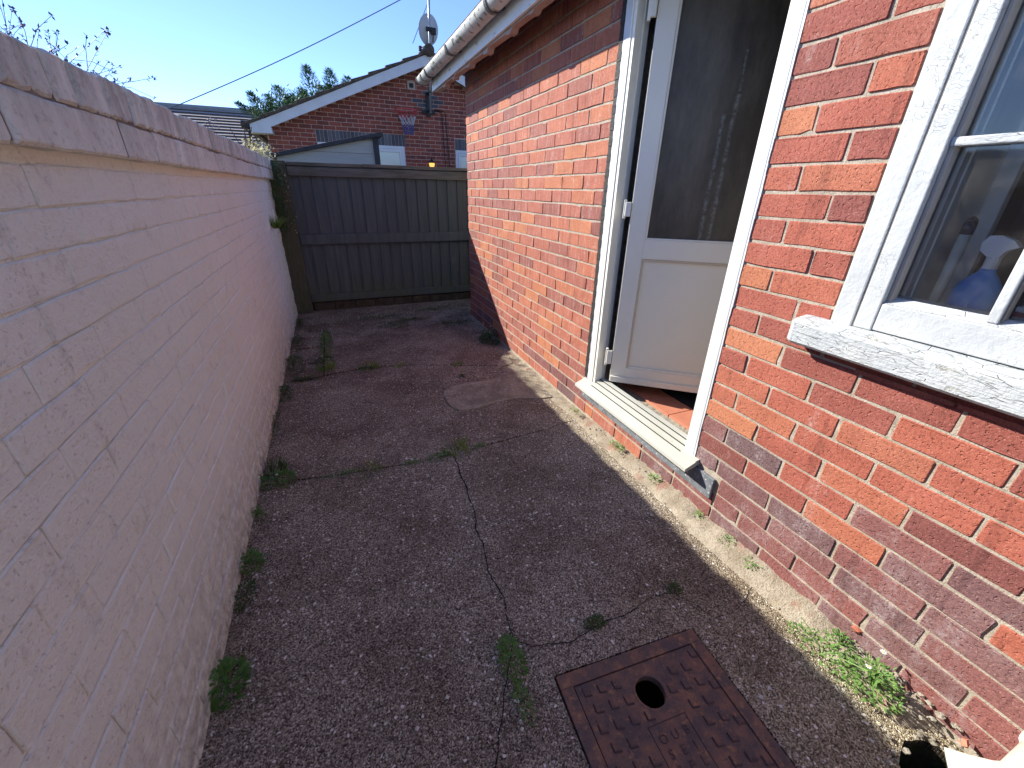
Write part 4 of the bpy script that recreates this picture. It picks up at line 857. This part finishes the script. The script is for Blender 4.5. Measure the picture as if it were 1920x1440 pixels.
# hoop
hp = thing('basketball_hoop', (1.79, GY, 2.6), 'red basketball hoop with a white and blue net on the gable', 'hoop')
hx, hy, hz, hr = 1.79, GY - .27, 2.735, .215
mb = MB(); mb.tube([(hx + hr * math.cos(2 * math.pi * k / 28), hy + hr * math.sin(2 * math.pi * k / 28), hz) for k in range(29)], .012, 6, False); mb.build('rim', 'redpaint', hp, smooth=True)
mb = MB(); mb.box(hx - .10, hx + .03, GY - .04, GY - .012, 2.59, 2.70); mb.tube([(hx - hr, hy, hz), (hx - .06, GY - .03, 2.62)], .006, 5); mb.tube([(hx + hr, hy, hz), (hx + .02, GY - .03, 2.62)], .006, 5); mb.build('mounting_plate', 'redpaint', hp)
mb = MB(); lv = [(.205, hz - .01, 0), (.17, 2.63, 0), (.13, 2.54, 1), (.115, 2.48, 1), (.105, 2.42, 2), (.10, 2.36, 2), (.095, 2.31, 2)]
for i in range(len(lv) - 1):
    for k in range(12):
        for s_ in (-1, 1):
            a0 = math.pi * 2 * (k + .5 * (i % 2)) / 12; a1 = a0 + s_ * math.pi / 12; r0, z0, _ = lv[i]; r1, z1, c_ = lv[i + 1]
            mb.tube([(hx + .02 + r0 * math.cos(a0), hy + r0 * math.sin(a0), z0), (hx + .02 + r1 * math.cos(a1), hy + r1 * math.sin(a1), z1)], .0055 if c_ else .004, 4, False, c_)
mb.build('net', ['redpaint', 'netwhite', 'netblue'], hp)
# lantern
la = thing('wall_lantern', (2.29, GY - .1, 1.70), 'small black wall lantern glowing yellow on the neighbour house', 'lantern')
lc = (2.285, GY - .16, 1.72); mb = MB(); lathe(mb, lc, [(.045, 0), (.058, .04), (.062, .085)], 6); mb.build('lamp_glass', 'glow', la)
mb = MB(); lathe(mb, (lc[0], lc[1], lc[2] + .086), [(.078, 0), (.06, .03), (.02, .065), (.012, .10), (.002, .11)], 6); mb.box(lc[0] - .015, lc[0] + .015, lc[1], GY - .012, lc[2] - .03, lc[2] - .01); lathe(mb, (lc[0], lc[1], lc[2] - .03), [(.02, 0), (.05, .029)], 6); mb.build('lamp_cap', 'blackplastic', la)
for i, (xa, xb, xc) in enumerate(((2.45, 2.60, 2.655), (2.45, 2.68, 2.755))):
    mb = MB(); mb.tube([(2.33, GY - .03, 2.775), (xa, GY - .022, 2.80 + .02 * i), (xb - .03, GY - .022, 2.79 + .02 * i), (xb, GY - .022, 2.74), (xb, GY - .022, 2.55), (xc, GY - .022, 1.2)], .008, 5)
    tag(mb.build('cable', 'blackplastic'), ['inner black cable running down the neighbour gable', 'outer black cable running down the neighbour gable'][i], 'cable')
# far tiled roof
fr_ = thing('tiled_house', (-6, 26, 0), 'distant house with pale sunlit tiled roof behind the garden wall', 'house')
ry, rzz, ey, ez = 27.0, 4.50, 22.6, 2.1
box('wall', -12, .5, 23.2, 31, -.03, 2.3, 'brick_gable', fr_)
n = 17
for i in range(n):
    t0, t1 = i / n, (i + 1) / n; y0 = ey + (ry - ey) * t0; y1 = ey + (ry - ey) * t1; z0 = ez + (rzz - ez) * t0; z1 = ez + (rzz - ez) * t1
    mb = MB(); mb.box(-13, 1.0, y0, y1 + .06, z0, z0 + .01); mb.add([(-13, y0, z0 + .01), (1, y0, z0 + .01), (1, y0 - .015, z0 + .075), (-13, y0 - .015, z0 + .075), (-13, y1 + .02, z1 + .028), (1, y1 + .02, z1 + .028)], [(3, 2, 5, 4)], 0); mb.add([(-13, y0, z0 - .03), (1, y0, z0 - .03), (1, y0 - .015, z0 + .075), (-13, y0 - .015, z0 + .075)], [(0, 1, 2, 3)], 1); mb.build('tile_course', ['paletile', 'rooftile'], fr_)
mb = MB(); mb.tube([(-13, ry, rzz + .04), (1, ry, rzz + .04)], .13, 8); mb.build('ridge_tile', 'concpost', fr_, smooth=True); 
mb = MB(); mb.add([(-13, ry, rzz), (1, ry, rzz), (1, 31.4, 2.1), (-13, 31.4, 2.1)], [(0, 1, 2, 3)]); mb.build('rear_slope', 'rooftile', fr_)
# wires
mb = MB(); P0, P1 = Vector((-3.118, 14, 2.931)), Vector((2.567, 14, 5.725)); D = P1 - P0
mb.tube([tuple(P0 + D * t_ - Vector((0, 0, .12)) * math.sin(math.pi * min(1, t_)) * .6) for t_ in [i / 12 for i in range(0, 20)]], .011, 5); tag(mb.build('overhead_wire', 'wire'), 'thin overhead cable rising across the sky to the top', 'cable')
mb = MB(); mb.tube([(2.62, 13, 4.6), (3.22, 13, 5.75), (4, 13, 7.3)], .008, 5); tag(mb.build('overhead_wire', 'wire'), 'short steep overhead cable right of the satellite dish', 'cable')

# ------------------------------------------------------------------ vegetation
def leafq(mb, p, d, up, L, W_, mi=0):
    d = d.normalized(); s_ = d.cross(up); s_ = s_.normalized() if s_.length > 1e-4 else Vector((1, 0, 0)); nn = s_.cross(d)
    mb.add([p, p + d * L * .45 + s_ * W_ / 2 - nn * W_ * .1, p + d * L - nn * L * .12, p + d * L * .45 - s_ * W_ / 2 - nn * W_ * .1], [(0, 1, 2, 3)], mi)
def rv(rs): return Vector((rs.gauss(0, 1), rs.gauss(0, 1), rs.gauss(0, 1))).normalized()
def grass(loc, n, h_, sp, label, mat='grass', seed=0, lean=.6, group=None):
    rs = random.Random(seed); mb = MB(); loc = Vector(loc)
    for i in range(n):
        a_ = rs.uniform(0, 6.28); r_ = sp * rs.random() ** .6; p = loc + Vector((math.cos(a_) * r_, math.sin(a_) * r_, 0)); d = Vector((math.cos(a_) * lean * rs.random(), math.sin(a_) * lean * rs.random(), 1)).normalized()
        L = h_ * rs.uniform(.4, 1.1); w0 = .0022 + .0015 * rs.random(); s_ = Vector((-math.sin(a_ + 1), math.cos(a_ + 1), 0)) * w0; q1 = p + d * L * .55; q2 = p + d * L + Vector((math.cos(a_), math.sin(a_), -.4)) * L * .3
        mb.add([p - s_, p + s_, q1 + s_ * .7, q1 - s_ * .7, q2], [(0, 1, 2, 3), (3, 2, 4)])
    return tag(mb.build('grass_tuft', mat), label, 'grass', group)
def weed(loc, n, rx, ry_, h_, ls, label, mat='leaf', seed=0, flowers=0, name='weed', cat='weed', stems=8):
    rs = random.Random(seed + 50); mb = MB(); loc = Vector(loc); rt_ = thing(name, loc, label, cat)
    for i in range(stems):
        a_ = rs.uniform(0, 6.28); e = loc + Vector((math.cos(a_) * rx * rs.random(), math.sin(a_) * ry_ * rs.random(), h_ * rs.uniform(.5, 1))); mb.tube([loc, (loc + e) / 2 + Vector((0, 0, h_ * .15)), e], .0008 + ls * .04, 3, False)
    for i in range(n):
        a_ = rs.uniform(0, 6.28); q = rs.random() ** .5; p = loc + Vector((math.cos(a_) * rx * q, math.sin(a_) * ry_ * q, h_ * (1 - q * q) * rs.random() + .002)); d = Vector((math.cos(a_) + rs.gauss(0, .6), math.sin(a_) + rs.gauss(0, .6), rs.uniform(-.1, .9)))
        leafq(mb, p, d, Vector((0, 0, 1)), ls * rs.uniform(.6, 1.2), ls * rs.uniform(.3, .5))
    mb.build('foliage', mat, rt_)
    for i in range(flowers):
        a_ = rs.uniform(0, 6.28); p = loc + Vector((math.cos(a_) * rx * .9 * rs.random(), math.sin(a_) * ry_ * .9 * rs.random(), h_ * rs.uniform(.8, 1.3)))
        m2 = MB(); r_ = .006 + .003 * rs.random()
        for k in range(9): t_ = 2 * math.pi * k / 9; leafq(m2, p, Vector((math.cos(t_), math.sin(t_), .25)), Vector((0, 0, 1)), r_, r_ * .55)
        m2.tube([tuple(p + Vector((0, 0, -.0005))), tuple(p + Vector((0, 0, .002)))], .0022, 6, True, 1); m2.tube([tuple(loc), tuple(p)], .0006, 3, False, 2); m2.build('flower', ['daisy', 'yellow', 'leaf'], rt_)
    return rt_
grass((.46, 1.83, 0), 70, .06, .075, 'green grass tuft in the middle joint where the long crack starts', seed=1)
weed((.36, 1.80, 0), 120, .07, .03, .025, .014, 'low leafy weed left of the grass tuft in the middle joint', seed=2)
weed((.215, 1.795, 0), 70, .05, .02, .02, .012, 'small weed with daisy at the centre of the middle joint', seed=3, flowers=2)
grass((-.01, 1.815, 0), 40, .035, .07, 'sparse grass seedlings along the left half of the middle joint', seed=4)
grass((-.455, 1.97, 0), 90, .07, .07, 'grassy clump at the foot of the painted wall by the middle joint', seed=5, mat='leafdark')
weed((-.42, 1.89, 0), 220, .09, .06, .05, .02, 'leafy green weed clump with daisy where joint meets painted wall', seed=6, flowers=1)
weed((-.465, 1.38, 0), 160, .04, .05, .06, .018, 'round green weed against the painted wall, second from the front', seed=7)
weed((-.465, 1.24, 0), 90, .03, .06, .03, .016, 'flat dark weed just in front of the round wall weed', 'leafdark', seed=8)
weed((-.475, 1.66, 0), 60, .025, .03, .05, .016, 'tiny bright weed on the wall foot between two larger ones', seed=9)
weed((-.465, .935, 0), 260, .05, .06, .08, .022, 'nearest green weed clump at the painted wall foot', seed=10)
weed((.316, .70, 0), 200, .035, .07, .05, .016, 'green weed growing in the crack left of the manhole cover', seed=11)
weed((.612, .70, 0), 110, .035, .018, .03, .013, 'small weed in the crack just above the manhole cover', 'leafdark', seed=12)
weed((.95, .70, 0), 90, .02, .018, .035, .012, 'little dark weed above the right corner of the manhole cover', 'leafdark', seed=13)
grass((.11, 3.17, 0), 60, .06, .08, 'yellowish grass tuft in the far joint left of centre', seed=14)
grass((.35, 3.14, 0), 30, .04, .06, 'thin grass wisps in the far joint near centre', seed=15)
grass((.78, 3.0, 0), 40, .045, .05, 'grass tuft in the far joint beside the cement patch', seed=16)
grass((-.19, 3.25, 0), 70, .09, .06, 'tall yellow green grass at the front end of the block edging', seed=17)
weed((-.21, 3.42, 0), 160, .08, .10, .04, .02, 'dark weed patch with daisies beside the block edging', 'leafdark', seed=18, flowers=4)
weed((-.19, 3.85, 0), 520, .05, .42, .05, .022, 'long ragged weed strip along the block edging', seed=19)
weed((-.43, 3.40, 0), 260, .07, .22, .08, .022, 'thick dark weeds with daisies along the painted wall', 'leafdark', seed=20, flowers=5)
weed((-.43, 3.95, 0), 160, .05, .2, .08, .022, 'dark weeds against the painted wall near the fence', 'leafdark', seed=21)
weed((-.455, 2.88, 0), 160, .045, .12, .07, .022, 'dark green weed at the painted wall beside the far joint', 'leafdark', seed=22)
weed((-.44, 4.55, 0), 120, .05, .15, .09, .022, 'dark weed in the corner by the fence post', 'leafdark', seed=23)
weed((.46, 4.22, 0), 190, .17, .10, .05, .022, 'reddish dark sprawling weed in front of the fence', 'leafdark', seed=24, flowers=2)
weed((.36, 4.55, 0), 190, .25, .08, .04, .02, 'low weeds with white daisies nearest the fence', 'leafdark', seed=25, flowers=5)
weed((1.0, 4.70, 0), 160, .3, .08, .04, .02, 'low green weeds along the foot of the fence on the right', 'leafdark', seed=26, flowers=4)
weed((1.08, 4.10, 0), 160, .17, .08, .03, .022, 'flat dark weed beside the house corner', 'leafdark', seed=27, flowers=1)
weed((1.235, 3.46, 0), 420, .09, .13, .14, .028, 'bushy dark weed with white flowers at the shaded wall foot', 'leafdark', seed=28, flowers=6)
weed((.762, 2.76, 0), 60, .03, .02, .03, .014, 'tiny dark weed at the tip of the cement patch', 'leafdark', seed=29, flowers=1)
for i, (x, y, n_, rx, lb) in enumerate(((1.255, 1.93, 60, .05, 'pale dry weed at the left end of the door sill'), (1.27, 1.50, 110, .06, 'pale green weed below the middle of the door sill'), (1.275, 1.20, 80, .035, 'small bright weed below the right end of the door sill'), (1.285, .93, 40, .02, 'tiny weed at the wall foot beneath the slate strip end'), (1.285, .78, 45, .03, 'small thin weed on the kerb below the plum bricks'), (1.28, .66, 60, .035, 'dry sprig weed in the kerb crack'))):
    weed((x, y, .03), n_, .025, rx, .03, .013, lb, 'leafbright' if i else 'grass', seed=40 + i)
weed((1.205, .345, .01), 260, .035, .11, .08, .014, 'bright green weeds in sun along the edge of the shadow', 'leafbright', seed=60)
weed((1.24, .235, .02), 360, .055, .07, .09, .017, 'largest sunlit leafy weed clump above the drain', 'leafbright', seed=61, flowers=2, stems=26)
weed((1.27, .34, .03), 110, .03, .04, .05, .014, 'darker green weed against the brick wall above the drain', 'leaf', seed=62, stems=14)
weed((.13, 3.16, 0), 130, .10, .02, .03, .016, 'low mossy weeds filling the far joint left of centre', 'leafdark', seed=71)
weed((-.33, 3.10, 0), 150, .10, .03, .04, .018, 'dark weeds filling the far joint beside the painted wall', 'leafdark', seed=72, flowers=1)
weed((-.13, 1.83, 0), 110, .10, .015, .025, .012, 'thin line of tiny weeds in the left part of the middle joint', seed=73)
weed((.58, 1.815, 0), 60, .04, .012, .025, .012, 'few small leaves in the middle joint right of the grass tuft', seed=74)
weed((.66, 4.38, 0), 200, .22, .05, .04, .02, 'dark reddish weeds across the joint nearest the fence', 'leafdark', seed=75, flowers=3)
weed((-.478, 2.45, 0), 130, .02, .22, .05, .016, 'thin run of weeds along the painted wall between the joints', 'leafdark', seed=76)
weed((.30, .58, 0), 90, .02, .06, .03, .013, 'sparse weeds trailing down the crack left of the cover', seed=77)
# fallen petals and daisies on the concrete
for i, (x, y) in enumerate(((.285, .585), (.20, .455), (1.215, .435), (1.25, .33), (1.17, .17), (.88, .71))):
    mb = MB(); p = Vector((x, y, .004))
    for k in range(8): t_ = 2 * math.pi * k / 8; leafq(mb, p, Vector((math.cos(t_), math.sin(t_), .3)), Vector((0, 0, 1)), .006, .0035)
    mb.tube([tuple(p), tuple(p + Vector((0, 0, .002)))], .002, 6, True, 1)
    tag(mb.build('fallen_daisy', ['daisy', 'yellow']), ['white daisy head left of the manhole cover', 'white daisy head lowest in the picture by the crack', 'white daisy head at the shadow edge on sunlit cement', 'white daisy head beside the weeds near the brick wall', 'white daisy head beside the drain hole', 'pale daisy head above the manhole cover'][i], 'daisy')

# wall-top plants
def stemplant(name, loc, stems, label, cat, matl, seed, ex, leafn, ls, heads=False, r_=.0018):
    rs = random.Random(seed); rt_ = thing(name, loc, label, cat); loc = Vector(loc); ms = MB(); ml = MB()
    for i in range(stems):
        b0 = loc + Vector((rs.uniform(-.12, .12), rs.uniform(-ex[1] * .5, ex[1] * .5), 0)); d = Vector((rs.uniform(-.2, .5), rs.uniform(-1, 1.3), rs.uniform(.5, 1.4))).normalized(); L = ex[2] * rs.uniform(.5, 1.1); P = [b0]; p = b0.copy()
        for k in range(7):
            d = (d + Vector((rs.gauss(0, .16), rs.gauss(0, .16), -.06 + rs.gauss(0, .1)))).normalized(); p = p + d * L / 7; P.append(p.copy())
            for q in range(leafn): leafq(ml, p - d * L / 7 * rs.random(), (d * .6 + rv(rs)).normalized(), Vector((0, 0, 1)), ls * rs.uniform(.5, 1.2), ls * .42)
        ms.tube([tuple(a_) for a_ in P], [r_ * (1.2 - .12 * k) for k in range(len(P))], 4, False)
        if heads:
            for q in range(5): leafq(ml, p, rv(rs), Vector((0, 0, 1)), ls * .9, ls * .6)
            for k in (3, 5):
                b2 = P[k]; e = b2 + (rv(rs) + Vector((0, .3, .5))).normalized() * L * .28; ms.tube([tuple(b2), tuple((b2 + e) / 2 + Vector((0, 0, .01))), tuple(e)], r_ * .6, 3, False)
                for q in range(4): leafq(ml, e, rv(rs), Vector((0, 0, 1)), ls * .7, ls * .5)
    ms.build('stem', 'twig' if heads else 'bark', rt_); ml.build('foliage', matl, rt_); return rt_
stemplant('flowering_shrub', (-.93, 2.12, 1.40), 150, 'wiry purple grey shrub leaning over the top of the garden wall', 'shrub', 'twig', 3, (.2, .55, .42), 6, .013, True, .0014)
stemplant('flowering_shrub', (-.90, 2.0, 1.38), 60, 'darker twiggy shrub at the left picture edge behind the wall', 'shrub', 'twig', 9, (.2, .5, .45), 7, .014, True, .0015)
stemplant('wall_weed', (-.60, 2.95, 1.50), 7, 'small dry sprig on the wall top seen against the sky', 'weed', 'twig', 5, (.1, .35, .12), 2, .012, True, .0009)
rs = random.Random(31); rt_ = thing('pale_creeper', (-.56, 5.2, 1.5), 'pale yellow dry creeper spilling over the far end of the wall', 'creeper'); mb = MB(); ms = MB()
for i in range(900):
    y = rs.uniform(4.35, 5.9); x = -.52 + rs.gauss(0, .05) - .02 * (y - 4.4); z_ = 1.53 + abs(rs.gauss(0, .055)) * (1.3 if y > 4.7 else .6) - (.06 if y > 5.3 else 0) * rs.random()
    leafq(mb, Vector((x, y, z_)), rv(rs), Vector((0, 0, 1)), rs.uniform(.018, .04), rs.uniform(.012, .024))
for i in range(30):
    y = rs.uniform(4.5, 5.8); b0 = Vector((-.56, y, 1.5)); ms.tube([tuple(b0), tuple(b0 + Vector((rs.uniform(-.1, .1), rs.uniform(-.15, .15), rs.uniform(.08, .24))))], .003, 4, False)
mb.build('foliage', 'dry', rt_); ms.build('stem', 'bark', rt_)
rt_ = thing('ivy', (-.44, 4.9, 1.2), 'dark trailing ivy with white flecks where wall meets fence post', 'ivy'); mb = MB(); mb2 = MB()
for i in range(420):
    z_ = 1.50 - .6 * rs.random() ** 1.2; y = 4.78 + .2 * rs.random() + .05 * (z_ < 1.2); x = xl(y) + .02 + abs(rs.gauss(0, .04)) + (.03 if z_ > 1.3 else 0)
    leafq(mb, Vector((x, y, z_)), Vector((rs.uniform(.2, 1), rs.uniform(-1, .3), rs.uniform(-1, .2))), Vector((0, 0, 1)), rs.uniform(.02, .038), rs.uniform(.015, .028))
for i in range(90):
    z_ = rs.uniform(.85, 1.48); leafq(mb2, Vector((-.36 + rs.gauss(0, .03), 5.03 - .03 * rs.random(), z_)), rv(rs), Vector((0, 0, 1)), rs.uniform(.012, .026), .016)
mb.build('foliage', 'leafdark', rt_); mb2.build('blossom', 'dry', rt_)
grass((-.44, 4.35, .95), 120, .14, .022, 'grass tuft growing out of the painted wall near the fence', 'grass', seed=70, lean=.9)

# conifers
def conifer(x, y, plumes, label, seed, hb):
    rs = random.Random(seed); rt_ = thing('conifer_tree', (x, y, -.03), label, 'tree'); mt = MB(); mt.tube([(x, y, -.03), (x + .1, y, hb * .55), (x, y, hb * .8)], [.22, .14, .06], 8); mt.build('trunk', 'bark', rt_); mb = MB()
    for px, pz, L, tilt in plumes:
        b0 = Vector((px, y + rs.uniform(-.8, .8), pz - L)); d = Vector((tilt, rs.uniform(-.2, .2), 1)).normalized()
        for i in range(int(900 * L)):
            t_ = rs.random(); rad = .40 * L * (1 - t_) ** .7 + .03; a_ = rs.uniform(0, 6.28); r_ = rad * rs.random() ** .5; c_ = b0 + d * L * t_; p = c_ + Vector((math.cos(a_) * r_, math.sin(a_) * r_, 0))
            leafq(mb, p, (d * .7 + Vector((math.cos(a_), math.sin(a_), .1)) * .9 + rv(rs) * .25), Vector((0, 0, 1)), rs.uniform(.07, .17), rs.uniform(.02, .045))
    for i in range(5200):
        p = Vector((x + rs.gauss(0, .95), y + rs.gauss(0, .6), rs.uniform(hb * .45, hb * .86))); 
        if p.z < 4.8 + .45 * min(p.x, 0) and p.x > -2.0: leafq(mb, p, rv(rs) + Vector((0, 0, .6)), Vector((0, 0, 1)), rs.uniform(.1, .22), rs.uniform(.03, .07))
    mb.build('crown', 'conifer', rt_)
conifer(-.35, 20, [(-1.95, 4.05, .5, -1.2), (-1.5, 4.3, .9, -.5), (-1.1, 4.35, 1.1, -.3), (-.7, 4.72, 1.3, -.3), (-.3, 4.55, 1.3, .1), (.0, 4.7, 1.4, -.2), (.25, 5.15, 1.6, -.12), (.6, 4.85, 1.5, .1), (-1.7, 4.0, .9, -.4), (-1.3, 3.95, 1.1, 0), (-.9, 4.3, 1.2, .1), (-.45, 4.35, 1.2, -.1), (.15, 4.5, 1.3, .2), (.45, 4.7, 1.3, 0)], 'dark green conifer showing left above the neighbour roof', 1, 5.1)
conifer(1.35, 20.6, [(.75, 5.0, 1.4, .05), (1.02, 5.4, 1.7, -.1), (1.3, 5.1, 1.6, .1), (1.65, 4.9, 1.5, .1), (2.0, 5.05, 1.2, .1), (2.4, 5.2, 1.2, 0), (.9, 4.7, 1.3, .1), (1.5, 4.9, 1.3, 0), (1.85, 4.95, 1.2, 0)], 'dark conifer tips peeping over the neighbour roof slope', 2, 5.2)
